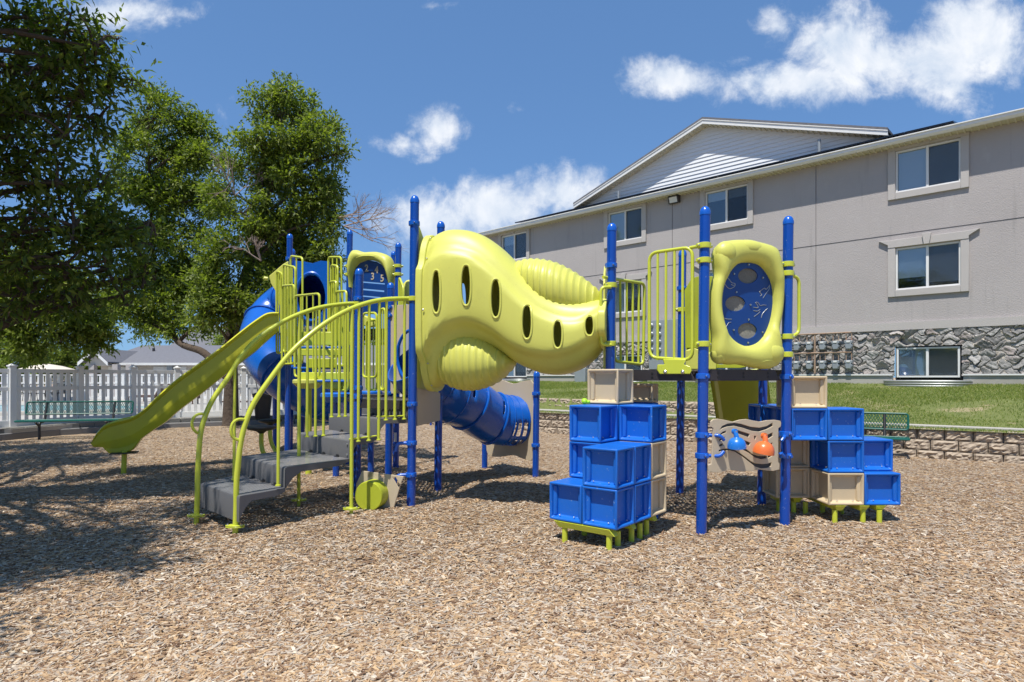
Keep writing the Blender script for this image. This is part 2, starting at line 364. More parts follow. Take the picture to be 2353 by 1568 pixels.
def sheet(name, outer, holes, th, mat, parent, frame, bevel=.004):
    "flat panel from 2-D outlines (with holes), th thick; frame=(origin, xdir, ydir)"
    cu = bpy.data.curves.new('tmp', 'CURVE'); cu.dimensions = '2D'; cu.fill_mode = 'BOTH'; cu.extrude = max(th/2-bevel, .0005); cu.bevel_depth = bevel; cu.bevel_resolution = 1; cu.offset = -bevel
    for ring in [outer]+holes:
        sp_ = cu.splines.new('POLY'); sp_.points.add(len(ring)-1); sp_.use_cyclic_u = True
        for p, q in zip(sp_.points, ring): p.co = (q[0], q[1], 0, 1)
    ob = bpy.data.objects.new('tmp', cu); COL.objects.link(ob)
    dg = bpy.context.evaluated_depsgraph_get(); dg.update(); me = bpy.data.meshes.new_from_object(ob.evaluated_get(dg))
    bpy.data.objects.remove(ob); bpy.data.curves.remove(cu)
    O, X, Y = (Vector(a) for a in frame); Z = X.cross(Y); off = OFF.get(parent.name, Vector()) if parent else Vector()
    for v in me.vertices: c = v.co.copy(); v.co = O+X*c.x+Y*c.y+Z*c.z-off
    me.name = name; me.materials.clear(); return finish(me, name, mat, parent, off, 0, 30)
def text_mesh(name, body, size, mat, parent, frame, th=.006):
    cu = bpy.data.curves.new('tmp', 'FONT'); cu.body = body; cu.size = size; cu.extrude = th; cu.align_x = 'CENTER'; cu.align_y = 'CENTER'; cu.offset = .002
    ob = bpy.data.objects.new('tmp', cu); COL.objects.link(ob); dg = bpy.context.evaluated_depsgraph_get(); dg.update()
    me = bpy.data.meshes.new_from_object(ob.evaluated_get(dg)); bpy.data.objects.remove(ob)
    O, X, Y = (Vector(a) for a in frame); Z = X.cross(Y); off = OFF.get(parent.name, Vector())
    for v in me.vertices: c = v.co.copy(); v.co = O+X*c.x+Y*c.y+Z*c.z-off
    me.materials.clear(); return finish(me, name, mat, parent, off)
def pl(p0, p1, off=0):
    "panel plane through two ground points: frame + pixel->(x,z) mapper"
    d = Vector((p1[0]-p0[0], p1[1]-p0[1], 0)).normalized(); n = Vector((d.y, -d.x, 0))
    if n.y > 0: n = -n; 
    O = Vector((p0[0], p0[1], 0))+n*off
    if d.cross(Vector((0, 0, 1))).dot(n) < 0: d = -d
    fr = (O, d, Vector((0, 0, 1)))
    def mp(px, py):
        q = RP(px, py, p0, p1, 0 if off == 0 else n.dot(O)-n.dot(Vector((p0[0], p0[1], 0)))); q2 = q-O
        return (q2.dot(d), q.z)
    return fr, mp, n
def vnoise(x, y, seed=0):
    "cheap smooth noise"
    r = np.random.default_rng(seed); z = 0*x
    for i in range(9):
        a = r.uniform(0, 2*PI); f = r.uniform(.5, 1.9)*(1+i*.25); z = z+np.sin((x*np.cos(a)+y*np.sin(a))*f+r.uniform(0, 6))/(1+i*.35)
    return z/3.2
def gh(x, y): return .032*vnoise(x, y, 3)+.010*vnoise(x*4, y*4, 5)

#@@ SETTING
# ------------------------------------------------------------------ ground
def axis_grid(lo, hi, step, far, lo_far):
    a = list(np.arange(lo, hi, step)); k = step; x = hi
    while x < far: a.append(x); k *= 1.5; x += k
    a.append(far); b = []; k = step; x = lo
    while x > lo_far: k *= 1.5; x -= k; b.append(x)
    return np.array(sorted(b)+a)
gx = axis_grid(-16, 12, .12, 600, -600); gy = axis_grid(1, 20, .12, 900, -200)
X_, Y_ = np.meshgrid(gx, gy); Z_ = gh(X_, Y_)
fade = np.clip((30-np.abs(Y_-8))/10, 0, 1)*np.clip((30-np.abs(X_))/10, 0, 1); Z_ = Z_*fade
nx = len(gx); ny = len(gy); idx = np.arange(nx*ny).reshape(ny, nx)
Fq = np.stack([idx[:-1, :-1], idx[:-1, 1:], idx[1:, 1:], idx[1:, :-1]], -1).reshape(-1, 4)
struct(fastmesh('ground', np.stack([X_, Y_, Z_], -1).reshape(-1, 3), Fq, 'mulch', None, True), label='playground ground covered in tan wood chips')
def chips(n, ymin, ymax, L, Wd, power, sink, name, label):
    u = rng.random(n); p = 1-power
    Y = (ymin**p+u*(ymax**p-ymin**p))**(1/p)
    X = (rng.random(n)*2-1)*(Y*.86+.6)
    # right end of the bed stops at the retaining wall
    keep = ((X-.74)*.615+(Y-15.9)*.79 < -.15) & ((Y < 14.0) | (X > -10)) & (Y < 17.5)
    X, Y = X[keep], Y[keep]; n = len(X)
    l = L*np.exp(rng.normal(0, .38, n)); wd = Wd*np.exp(rng.normal(0, .35, n)); th = .0018+rng.random(n)*.004
    a = rng.random(n)*2*PI; pit = rng.normal(0, .11, n); rol = rng.normal(0, .20, n)
    d = np.stack([np.cos(a)*np.cos(pit), np.sin(a)*np.cos(pit), np.sin(pit)], -1)
    s_ = np.stack([-np.sin(a), np.cos(a), 0*a], -1); up = np.cross(d, s_)
    s2 = s_*np.cos(rol)[:, None]+up*np.sin(rol)[:, None]; up = np.cross(d, s2)
    c = np.stack([X, Y, gh(X, Y)+sink+rng.random(n)*.013], -1)
    tp = rng.uniform(.35, 1, n)[:, None]
    hl = (l/2)[:, None]; hw = (wd/2)[:, None]; ht = (th)[:, None]
    sk = rng.uniform(-.3, .3, n)[:, None]*hw
    V = np.stack([c-d*hl-s2*hw*tp, c-d*hl+s2*hw*tp, c+d*hl+s2*hw*tp+s2*sk, c+d*hl-s2*hw+s2*sk,
                  c-d*hl-s2*hw*tp+up*ht, c-d*hl+s2*hw*tp+up*ht, c+d*hl+s2*hw*tp+s2*sk+up*ht, c+d*hl-s2*hw+s2*sk+up*ht], 1).reshape(-1, 3)
    q = np.array([[4,5,6,7],[0,1,5,4],[1,2,6,5],[2,3,7,6],[3,0,4,7]])
    F = (q[None]+(np.arange(n)*8)[:, None, None]).reshape(-1, 4)
    return struct(fastmesh(name, V, F, 'chip'), 'stuff', label)
chips(310000, 2.3, 17.5, .040, .0098, 1.75, .002, 'wood_chips', 'loose tan and grey wood chips spread over the whole play area')
# ------------------------------------------------------------------ apartment building
W0 = Vector((10.7, 16.0, 0)); WD = Vector((-.7297, .6838, 0)); WN = Vector((-.6838, -.7297, 0))
def wp(t, n, z): return W0+WD*t+WN*n+Vector((0, 0, z))
def wt(px, n=0): # along-wall position seen at column px
    r = (px-CX)/FL; b = W0+WN*n; return (b.x-b.y*r)/(WD.y*r-WD.x)
def wz(px, py, n=0):
    q = wp(wt(px, n), n, 0); return EYE+(HZ-py)*q.y/FL
TL = 16.9; TR = -9.0
bld = thing('apartment_building', 'long grey stucco apartment block with stone base and white gable', 'building', wp(4, 0, 0))
ZT = 7.50; ZB = 2.84; ZF = 1.46
cols = [(wt(2208), wt(2058)), (wt(1719), wt(1621)), (wt(1476), wt(1398)), (wt(1211), wt(1153))]
zu = (wz(2130, 432), wz(2130, 334)); zl = (wz(2130, 662), wz(2130, 563)); zb = (1.40, wz(2130, 796))
cols.append((cols[0][0]-5.2, cols[0][1]-5.2))
frW = (W0, -WD, Vector((0, 0, 1)))   # local x = -t
def rect(t0, t1, z0, z1): return [(-t1, z0), (-t0, z0), (-t0, z1), (-t1, z1)]
def nfr(n): return (W0+WN*n, -WD, Vector((0, 0, 1)))
sheet('wall', rect(TR, TL, ZB, ZT), [rect(a, b, z[0], z[1]) for a, b in cols for z in (zu, zl)], .12, 'stucco', bld, nfr(-.06), 0)
mb = MB(); 
for a, b in ((TL, TL),): mb.prism([wp(TL, -.13, ZF-.6), wp(TL, -12, ZF-.6), wp(TL, -12, ZT), wp(TL, -.13, ZT)], WD*-.1)
mb.build('wall', 'stucco', bld)
mb = MB(); mb.box(wp((TL+TR)/2, .03, ZB-.09), (TL-TR, .06, .2), math.atan2(WD.y, WD.x)); mb.build('trim_band', 'trim', bld)
for t in (wt(1875), wt(1545)):
    mb = MB(); mb.box(wp(t, .003, (ZT+ZB)/2), (.008, .012, ZT-ZB), math.atan2(WD.y, WD.x)); mb.build('control_joint', 'slot', bld)
mb = MB(); mb.box(wp((TL+TR)/2, .003, wz(2200, 520)), (TL-TR, .012, .009), math.atan2(WD.y, WD.x)); mb.build('control_joint', 'slot', bld)
AW = math.atan2(WD.y, WD.x)
# rubble stone base: a displaced surface, cut round the basement windows
def stone_base():
    dx = .022; T = np.arange(-2.6, TL, dx); Zs = np.arange(ZF-.02, ZB-.17, dx); Zs = np.linspace(Zs[0], ZB-.18, len(Zs))
    TT, ZZ = np.meshgrid(T, Zs); H = np.zeros_like(TT); tone = np.zeros_like(TT)
    r = np.random.default_rng(11); step = .22; pts = []
    for i in range(int((T[-1]-T[0])/step)+3):
        for j in range(int((Zs[-1]-Zs[0])/step*1.25)+3): pts.append((T[0]+(i+r.uniform(-.48, .48)+.5*(j % 2))*step*1.15-step, Zs[0]+(j+r.uniform(-.42, .42))*step/1.25-step*.5))
    pts = np.array(pts); n = len(pts); tn = r.uniform(.12, 1, n); tilt = r.normal(0, .20, (n, 2)); base = r.uniform(0, .04, n)
    for row in range(TT.shape[0]):
        wx = TT[row]+.05*np.sin(ZZ[row]*19+TT[row]*7); wy = ZZ[row]+.04*np.sin(TT[row]*17)
        near = pts[np.abs(pts[:, 1]-ZZ[row, 0]) < .65]; idn = np.where(np.abs(pts[:, 1]-ZZ[row, 0]) < .65)[0]
        D = np.sqrt(((wx[:, None]-near[:, 0])*.86)**2+((wy[:, None]-near[:, 1])*1.12)**2)
        o = np.argpartition(D, 1, 1)[:, :2]; d0 = np.take_along_axis(D, o, 1); sw = d0[:, 0] > d0[:, 1]
        f1 = np.where(sw, d0[:, 1], d0[:, 0]); f2 = np.where(sw, d0[:, 0], d0[:, 1]); k = idn[np.where(sw, o[:, 1], o[:, 0])]
        e = f2-f1; s_ = np.clip((e-.008)/.022, 0, 1); s_ = s_*s_*(3-2*s_)
        rel = (wx-pts[k, 0])*tilt[k, 0]+(wy-pts[k, 1])*tilt[k, 1]
        fac = .012*np.abs(np.sin(wx*31+k)*np.cos(wy*27+k*2))
        H[row] = s_*(.022+base[k]*.8+rel*.9+fac); tone[row] = np.where(e < .022, .03, tn[k])
    V = np.array(W0)[None, None]+TT[..., None]*np.array(WD)+(H+.0)[..., None]*np.array(WN); V[..., 2] = ZZ
    ny, nx = TT.shape; I = np.arange(nx*ny).reshape(ny, nx)
    keep = np.ones((ny-1, nx-1), bool)
    for a, b in cols:
        cm = (TT[:-1, :-1] > a-.03) & (TT[:-1, :-1] < b+.0) & (ZZ[:-1, :-1] < zb[1]+.0); keep &= ~cm
    F = np.stack([I[:-1, :-1], I[1:, :-1], I[1:, 1:], I[:-1, 1:]], -1)[keep]
    o = fastmesh('stone_base', V.reshape(-1, 3), F, 'stone', bld, False)
    at = o.data.attributes.new('tone', 'FLOAT', 'POINT'); at.data.foreach_set('value', tone.ravel().astype(np.float32))
stone_base()
mb = MB()
segs = []; last = TR
for a, b in sorted(cols, key=lambda c: c[0]): segs.append((last, a-.06)); last = b+.06
segs.append((last, TL))
for a, b in segs: mb = MB(); mb.box(wp((a+b)/2, .02, ZF-.25), (b-a, .12, .48), AW); mb.build('foundation', 'conc', bld)
mb = MB()
for a, b in segs: mb = MB(); mb.box(wp((a+b)/2, .06, ZF+.01), (b-a, .12, .035), AW); mb.build('ledge', 'fasc', bld)
def window(a, b, z0, z1, trim=True, kind=0):
    w_ = b-a; c = (a+b)/2
    if trim:
        f = MB(); tw = .17
        for (t0, t1, q0, q1) in ((a-tw, a, z0-tw, z1+.02), (b, b+tw, z0-tw, z1+.02), (a, b, z0-tw, z0)): f.box(wp((t0+t1)/2, .03, (q0+q1)/2), (t1-t0, .06, q1-q0), AW)
        f.prism([wp(t, 0.002, z) for t, z in ((a-tw, z1+.02), (b+tw, z1+.02), (b+tw, z1+.1), (b+tw+.22, z1+.24), (b+tw, z1+.22), (a-tw, z1+.22), (a-tw-.22, z1+.24), (a-tw, z1+.1))], WN*.07)
        f.prism([wp(t, 0.04, z) for t, z in ((c-.06, z1+.01), (c+.06, z1+.01), (c+.10, z1+.29), (c-.10, z1+.29))], WN*.08)
        par = f.build('window_trim', 'trim', bld, bevel=.006)
    else: par = bld
    f = MB(); fw = .045
    for (t0, t1, q0, q1) in ((a, a+fw, z0, z1), (b-fw, b, z0, z1), (a+fw, b-fw, z0, z0+fw), (a+fw, b-fw, z1-fw, z1), (c-.03, c+.03, z0+fw, z1-fw)): f.box(wp((t0+t1)/2, -.045, (q0+q1)/2), (t1-t0, .08, q1-q0), AW)
    fr = f.build('window', 'white', bld, bevel=.004)
    g = MB(); g.prism([wp(a+.03, -.055, z0+.03), wp(b-.03, -.055, z0+.03), wp(b-.03, -.055, z1-.03), wp(a+.03, -.055, z1-.03)], WN*-.004); g.build('pane', 'glass', fr)
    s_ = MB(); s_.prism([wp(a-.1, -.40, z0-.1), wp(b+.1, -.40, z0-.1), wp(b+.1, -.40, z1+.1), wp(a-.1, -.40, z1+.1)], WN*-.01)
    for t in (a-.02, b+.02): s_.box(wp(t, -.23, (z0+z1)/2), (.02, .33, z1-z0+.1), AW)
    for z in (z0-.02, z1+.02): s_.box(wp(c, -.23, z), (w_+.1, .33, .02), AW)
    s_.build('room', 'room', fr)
    sc_ = MB(); sc_.prism([wp(a+.05, -.046, z0+.05), wp(c-.03, -.046, z0+.05), wp(c-.03, -.046, z1-.05), wp(a+.05, -.046, z1-.05)], WN*-.002); sc_.build('insect_screen', 'screen', fr)
    bl = MB(); full = kind
    for half, (t0, t1) in enumerate(((a+.05, c-.03), (c+.03, b-.05))):
        zz = z1-.06; zlow = z0+.06+(z1-z0-.06)*(1-full[half])
        while zz > zlow:
            R = Matrix.Rotation(AW, 3, 'Z') @ Matrix.Rotation(math.radians(72), 3, 'X'); bl.box(wp((t0+t1)/2, -.095, zz), (t1-t0, .036, .0025), 0, R); zz -= .034
    bl.build('blind', 'blind', fr)
kinds = [((1,1),(.9,.75),(1,1)), ((.3,.3),(1,1),(1,.6)), ((1,1),(.55,1),(1,1)), ((1,.4),(1,1),(.8,1)), ((1,1),(1,1),(1,1))]
for (a, b), kk in zip(cols, kinds):
    window(a, b, *zu, kind=kk[0]); window(a, b, *zl, kind=kk[1]); window(a+.02, b-.02, zb[0], zb[1]-.02, False, kk[2])
# eaves, gutter, roof
mb = MB(); L_ = TL-TR+.6; mid = (TL+TR)/2+.1
mb.box(wp(mid, .185, ZT-.0), (L_, .39, .02), AW)
for i in range(int(L_/.14)): mb.box(wp(TR-.2+i*.14, .185, ZT-.022), (.035, .37, .03), AW)
mb.build('soffit', 'soff', bld)
mb = MB(); mb.prism([wp(TR-.3, n, z) for n, z in ((.37, ZT-.03), (.42, ZT-.03), (.47, ZT+.02), (.47, ZT+.08), (.50, ZT+.09), (.50, ZT+.115), (.37, ZT+.115))], WD*(L_+.1)); mb.build('gutter', 'fasc', bld)
mb = MB(); mb.prism([wp(TR-.3, n, z) for n, z in ((.36, ZT+.07), (.45, ZT+.12), (-6.5, ZT+1.7), (-6.5, ZT+1.6), (.30, ZT+.02))], WD*(L_+.1))
mb.prism([wp(TR-.3, n, z) for n, z in ((-6.5, ZT+1.6), (-6.5, ZT+1.7), (-13.5, ZT+.1), (-13.5, ZT))], WD*(L_+.1)); mb.build('roof', 'shing', bld)
mb = MB(); ta, tb = wt(2190, .4), wt(1178, .4)
k = int((tb-ta)/1.02)
for i in range(k): 
    t = ta+(i+.5)*(tb-ta)/k; q = (tb-ta)/k-.02
    mb.prism([wp(t-q/2, n, z) for n, z in ((.28, ZT+.23), (.28, ZT+.27), (-1.3, ZT+.27+.36), (-1.3, ZT+.23+.36))], WD*q)
mb.build('solar_panel', 'solar', bld)
# gable with lap siding
tg0, tg1, tga = wt(2040, 0), wt(1325, 0), wt(1616, 0); zg = 7.98; za = 9.66
def gz(t): return zg+(za-zg)*(1-abs(t-tga)/((tg1-tg0)/2))
mb = MB(); z = ZT+.05; lap = .125
while z < za-.1:
    zz = max(z, zg-.2); half = (tg1-tg0)/2*(1-max(0, (z-zg))/(za-zg)); half2 = (tg1-tg0)/2*(1-max(0, (z+lap-zg))/(za-zg))
    half2 = max(half2, .01)
    mb.add([wp(tga-half, -.295, z), wp(tga+half, -.295, z), wp(tga+half2, -.32, z+lap), wp(tga-half2, -.32, z+lap), wp(tga-half, -.32, z), wp(tga+half, -.32, z)], [(0, 1, 2, 3), (0, 4, 5, 1)])
    z += lap
gb = mb.build('gable', 'sid', bld)
for sg in (1, -1):
    hw = (tg1-tg0)/2+.06
    m2 = MB(); e = (tga+sg*hw, zg-.10); p = (tga, za)
    def off(q, dz): return (q[0], q[1]+dz)
    m2.prism([wp(e[0], .05, e[1]-.02), wp(p[0], .05, p[1]-.02), wp(p[0], .05, p[1]+.12), wp(e[0], .05, e[1]+.12)], WN*-.03)
    m2.build('fascia', 'fasc', gb)
    m2 = MB(); m2.prism([wp(e[0], .07, e[1]+.123), wp(p[0], .07, p[1]+.123), wp(p[0], .07, p[1]+.19), wp(e[0], .07, e[1]+.19)], WN*-8); m2.build('roof_slope', 'shing', gb)
    m2 = MB(); m2.prism([wp(e[0], .07, e[1]+.095), wp(p[0], .07, p[1]+.095), wp(p[0], .07, p[1]+.1215), wp(e[0], .07, e[1]+.1215)], WN*-.02); m2.build('drip_edge', 'fasc', gb)
    m2 = MB(); m2.prism([wp(e[0], .02, e[1]-.01), wp(p[0], .02, p[1]-.01), wp(p[0], .02, p[1]+.02), wp(e[0], .02, e[1]+.02)], WN*-.37)
    n_ = 34
    for i in range(n_):
        f = (i+.5)/n_; q = (e[0]*(1-f)+p[0]*f, e[1]*(1-f)+p[1]*f); m2.box(wp(q[0], -.14, q[1]-.025), (.02, .30, .03), AW)
    m2.build('soffit', 'soff', gb)
mb = MB()
for px, h in ((1880, .35), (1418, .25)): q = wp(wt(px), -.1, ZT+.2); mb = MB(); mb.cyl(q, q+Vector((0, 0, h+.2)), .045); mb.build('vent_pipe', 'meter', bld)
# flood lamp
t = wt(1552); z = wz(1552, 460); m = MB(); m.prism([wp(t-.19, n, zz) for n, zz in ((0.005, z-.12), (.12, z-.14), (.2, z+.1), (.0+.005, z+.13))], WD*.38); lm = m.build('flood_lamp', 'dark', bld, bevel=.01)
m = MB(); m.prism([wp(t-.14, n, zz) for n, zz in ((.125, z-.11), (.133, z-.11), (.198, z+.06), (.19, z+.06))], WD*.28); m.build('lamp_glass', 'paper', lm)
# gas meters
m = MB()
zr = [wz(1893, 795), wz(1893, 839)]
for z in (zr[0]+.34, zr[1]+.34): m.tube([wp(wt(1822), .16, z), wp(wt(1960), .16, z)], .022, 8)
m.tube([wp(wt(1876), .14, ZF+.05), wp(wt(1876), .14, zr[0]+.36)], .028, 8)
m.build('gas_pipe', 'pipe', bld)
for px in (1835, 1864, 1894, 1924, 1954):
    for z in zr:
        t = wt(px); m = MB(); m.lathe(wp(t, .07, z-.03), [(.05, 0), (.09, .015), (.10, .05), (.10, .10), (.085, .13), (.05, .14)], 16, WN)
        m.box(wp(t, .14, z+.08), (.20, .15, .075), AW); m.box(wp(t, .14, z-.03), (.13, .15, .16), AW); g_ = m.build('gas_meter', 'meter', bld, bevel=.008)
        m = MB(); m.box(wp(t, .22, z+.085), (.09, .02, .05), AW); m.build('dial', 'paper', g_, bevel=.004)
        for k in (-1, 1): m = MB(); m.tube([wp(t+k*.07, .14, z+.12), wp(t+k*.07, .14, z+.31)], .013, 8); m.build('meter_pipe', 'pipe', g_)
t0, t1 = wt(1566), wt(1498); z0, z1 = wz(1530, 849), wz(1530, 736)
m = MB(); m.box(wp((t0+t1)/2, .13, (z0+z1)/2), (t1-t0, .16, z1-z0), AW); eb = m.build('meter_panel', 'meter', bld, bevel=.01)
for px in (1504, 1522):
    for py in (750, 769, 787, 805): m = MB(); m.lathe(wp(wt(px), .21, wz(px, py)), [(.085, 0), (.085, .03), (.07, .04), (.065, .10), (.05, .12)], 16, WN); m.build('electric_meter', 'galv', eb)
m = MB(); m.box(wp(wt(1345), .2, ZF-.1), (.5, .3, .75), AW); m.build('utility_box', 'meter', bld, bevel=.012)
# window wells
for i, (a, b) in enumerate(cols):
    w_ = thing('window_well', ['corrugated galvanised window well under the large right basement window','corrugated metal window well at the basement window behind the slide','corrugated metal window well beside the electric meters','corrugated metal window well at the far left basement window','corrugated metal window well beyond the right edge of the lawn'][i], 'window well', wp((a+b)/2, .4, 1.2), 'metal window wells along the building')
    m = MB(); c = (a+b)/2; hw = (b-a)/2+.22
    pts = [wp(c+hw*math.cos(k*PI/14), .04+.62*math.sin(k*PI/14)**.6, 0) for k in range(15)]
    for zz in (1.12, 1.18, 1.24, 1.30): m.tube([p+Vector((0, 0, zz)) for p in pts], .035, 6)
    m.build('well_wall', 'galv', w_)

# ------------------------------------------------------------------ lawn terrain and retaining walls
RW = [Vector((-4.6, 20.6, 0)), Vector((.74, 15.9, 0)), Vector((8.27, 10.03, 0)), Vector((16.0, 4.0, 0))]
def rwp(s):
    "point on the wall line, s metres from its left end"
    for a, b in zip(RW, RW[1:]):
        L = (b-a).length
        if s <= L or b is RW[-1]: return a+(b-a)*(s/L), (b-a).normalized()
        s -= L
RL = sum((b-a).length for a, b in zip(RW, RW[1:]))
def terrain():
    ns = 240; nv = 60; V = np.zeros((nv, ns, 3))
    for i in range(ns):
        s = RL*i/(ns-1); p, d = rwp(s)
        q = W0+WD*((p-W0).dot(WD)); q = q+WN*0.0 
        up = float(np.clip((11.2-s)/2.5, 0, 1))     # upper wall only along the left half
        for j in range(nv):
            v = j/(nv-1); P = p.lerp(q, v)
            z0 = .50
            if v < .16: z = z0+.02*v
            else:
                e = (v-.16)/.84; zs = .52+.30*up; z = zs+(1.24-zs)*(e**.8)
            n = float(vnoise(np.array(P.x*1.3), np.array(P.y*1.3), 9)); V[j, i] = (P.x, P.y, z+.02*n*(1 if v > .2 else .2)*min(1, (1-v)*8))
    I = np.arange(ns*nv).reshape(nv, ns); F = np.stack([I[:-1, :-1], I[:-1, 1:], I[1:, 1:], I[1:, :-1]], -1)
    o = fastmesh('lawn', V.reshape(-1, 3), F.reshape(-1, 4), 'lawn', None, True); struct(o, label='sloping lawn with dry patches below the apartment building')
    return V
TV = terrain()
# grass blades
def grass(n):
    nv, ns, _ = TV.shape; fi = rng.random(n)*(ns-1.001); fj = (.0+rng.random(n)**.85*1.0)*(nv-1.001)
    i = fi.astype(int); j = fj.astype(int); a = (fi-i)[:, None]; b = (fj-j)[:, None]
    P = TV[j, i]*(1-a)*(1-b)+TV[j, i+1]*a*(1-b)+TV[j+1, i]*(1-a)*b+TV[j+1, i+1]*a*b
    vv_ = fj/(nv-1); bare = vnoise(P[:, 0]*1.1, P[:, 1]*1.1, 21)
    keep = ~((vv_ > .07) & (vv_ < .155)) & ((bare < .35) | (rng.random(n) < .3)); P = P[keep]; n = len(P)
    h = .028+.024*rng.random(n)+.012*vnoise(P[:, 0], P[:, 1], 4); an = rng.random(n)*PI; w_ = .006
    s_ = np.stack([np.cos(an), np.sin(an), 0*an], -1)*w_; lean = rng.normal(0, .022, (n, 2))
    tip = P+np.stack([lean[:, 0], lean[:, 1], h], -1)
    V = np.stack([P-s_, P+s_, tip], 1).reshape(-1, 3); F = np.arange(3*n).reshape(-1, 3)
    struct(fastmesh('grass', V, F, 'grassb'), 'stuff', 'short mown grass on the slope between wall and building')
grass(230000)
m = MB(); a_ = []; b_ = []
for s in np.linspace(0, RL, 60):
    p, d = rwp(s); q = W0+WD*((p-W0).dot(WD)); a_.append(p.lerp(q, .085)); b_.append(p.lerp(q, .145))
for i in range(59):
    m.add([x+Vector((0, 0, .53)) for x in (a_[i], a_[i+1], b_[i+1], b_[i])]+[x+Vector((0, 0, .4)) for x in (a_[i], a_[i+1], b_[i+1], b_[i])], [(0, 1, 2, 3), (0, 4, 5, 1), (3, 2, 6, 7)])
struct(m.build('sidewalk', 'conc'), label='narrow concrete walk between lawn and retaining wall')
def blockwall(name, label, s0, s1, lat, zbase, rows, hgt, ztop=None):
    V = []; F = []; r = np.random.default_rng(int(s0*10)+rows)
    L = .40; gx_, gz_ = 11, 7; nf = 0
    for row in range(rows):
        s = s0-(.2 if row % 2 else 0)
        zb_ = zbase+row*hgt-.0
        while s < s1:
            p, d = rwp(max(s+L/2, 0)); nrm = Vector((d.y, -d.x, 0)); q = W0+WD*((p-W0).dot(WD)); base = p.lerp(q, lat)
            wtop = L-.012; back = .03*row
            sw = .035
            us = np.linspace(-.5, .5, gx_); ws = np.linspace(0, 1, gz_); a, b = np.meshgrid(us, ws)
            edge = np.minimum(1, np.minimum((.5-np.abs(a))*14, np.minimum(b, 1-b)*14)); tap = np.clip((np.abs(a)-.40)/.10, 0, 1)
            dep = .012+.018*edge+.013*edge*r.normal(0, 1, a.shape)-.035*tap
            cx_ = a*wtop; Pn = np.array(base)[None, None]+cx_[..., None]*np.array(d)+(dep-back)[..., None]*np.array(nrm); Pn[..., 2] = zb_+.003+b*(hgt-.006)
            n0 = nf; V.append(Pn.reshape(-1, 3)); nf += gx_*gz_
            I = np.arange(gx_*gz_).reshape(gz_, gx_)+n0; F.append(np.stack([I[:-1, :-1], I[:-1, 1:], I[1:, 1:], I[1:, :-1]], -1).reshape(-1, 4))
            # body behind the split face
            bx_ = [Vector(base)+d*x*wtop/2*(1 if y > -.1 else .74)+nrm*(y-back)+Vector((0, 0, zb_+z-base.z)) for x in (-1, 1) for y in (-.045, -.28) for z in (.003, hgt-.003)]
            # order: x,y,z
            V.append(np.array([tuple(v) for v in bx_])); F.append(np.array([[0,1,3,2],[4,6,7,5],[0,4,5,1],[1,5,7,3],[2,3,7,6]])+nf)
            # top lip joining face to body
            ft = Pn[-1]; V.append(np.array([ft[0], ft[-1], tuple(bx_[5]), tuple(bx_[1])])); F.append(np.array([[8,9,10,11]])+nf)
            V.append(np.array([Pn[0, 0], Pn[-1, 0], tuple(bx_[1]), tuple(bx_[0])])); F.append(np.array([[12,13,14,15]])+nf)
            V.append(np.array([Pn[0, -1], Pn[-1, -1], tuple(bx_[5]), tuple(bx_[4])])); F.append(np.array([[16,17,18,19]])+nf); nf += 20
            s += L
    o = fastmesh(name, np.concatenate(V), np.concatenate(F), 'block'); return tag(o, label, 'wall')
blockwall('retaining_wall', 'low tan split-face block wall edging the wood chips, three courses high', 0, RL-1, 0, -.05, 3, .185)
blockwall('retaining_wall', 'upper tan block wall set back behind the lower one, left of the lawn', 3.2, 12.3, .16, .36, 3, .155)

#@@ LEFT
# ------------------------------------------------------------------ pool side
PD = .10   # pool deck level
FP = [Vector((-13.2, 12.6, 0)), AT(28, 900, 14.6), AT(184, 900, 16.2), AT(306, 900, 17.2), AT(407, 900, 18.1), AT(560, 900, 19.0), AT(690, 900, 19.7), AT(800, 900, 20.6)]
FP = [Vector((p.x, p.y, 0)) for p in FP]
m = MB(); zt = .20
far = [Vector((-60, 6, 0)), Vector((-60, 60, 0)), Vector((-3, 60, 0)), Vector((-3.2, 21.5, 0))]
ring = [p+Vector((-.05, -.5, 0)) for p in FP]+[far[3], far[2], far[1], far[0]]
m.prism([p+Vector((0, 0, PD-.4)) for p in ring], (0, 0, .4)); struct(m.build('pool_deck', 'conc'), label='pale concrete terrace round the pool')
bw = thing('edging_wall', 'low dark block edging wall under the white pool fence', 'wall', FP[2])
for k in range(len(FP)-1):
    a, b = FP[k]+Vector((.1, -.75, 0)), FP[k+1]+Vector((.1, -.75, 0)); L = (b-a).length; n_ = max(1, round(L/.36)); d = (b-a)/n_; an = math.atan2(d.y, d.x)
    mm_ = MB()
    for i in range(n_): mm_.box(a+d*(i+.5)+Vector((0, random.uniform(-.01, .01), .16)), (d.length-.012, .3, .19), an)
    mm_.build('block_course', 'blockd', bw, bevel=.012)
cw = thing('concrete_curb', 'grey concrete curb along the left edge of the wood chips', 'curb', FP[3]+Vector((0, -1.1, 0)))
mm_ = MB()
for k in range(len(FP)-1):
    a, b = FP[k]+Vector((.15, -1.0, 0)), FP[k+1]+Vector((.15, -1.0, 0)); d = b-a; mm_.box((a+b)/2+Vector((0, 0, .03)), (d.length-.01, .16, .22), math.atan2(d.y, d.x))
mm_.build('curb', 'curbm', cw, bevel=.02)
m = MB()
for k in range(len(FP)-1):
    a, b = FP[k]+Vector((.1, -.35, 0)), FP[k+1]+Vector((.1, -.35, 0)); d = b-a; m.box((a+b)/2+Vector((0, 0, .11)), (d.length+.1, .62, .24), math.atan2(d.y, d.x))
struct(m.build('paving', 'conc'), label='narrow paving strip at the foot of the pool fence')
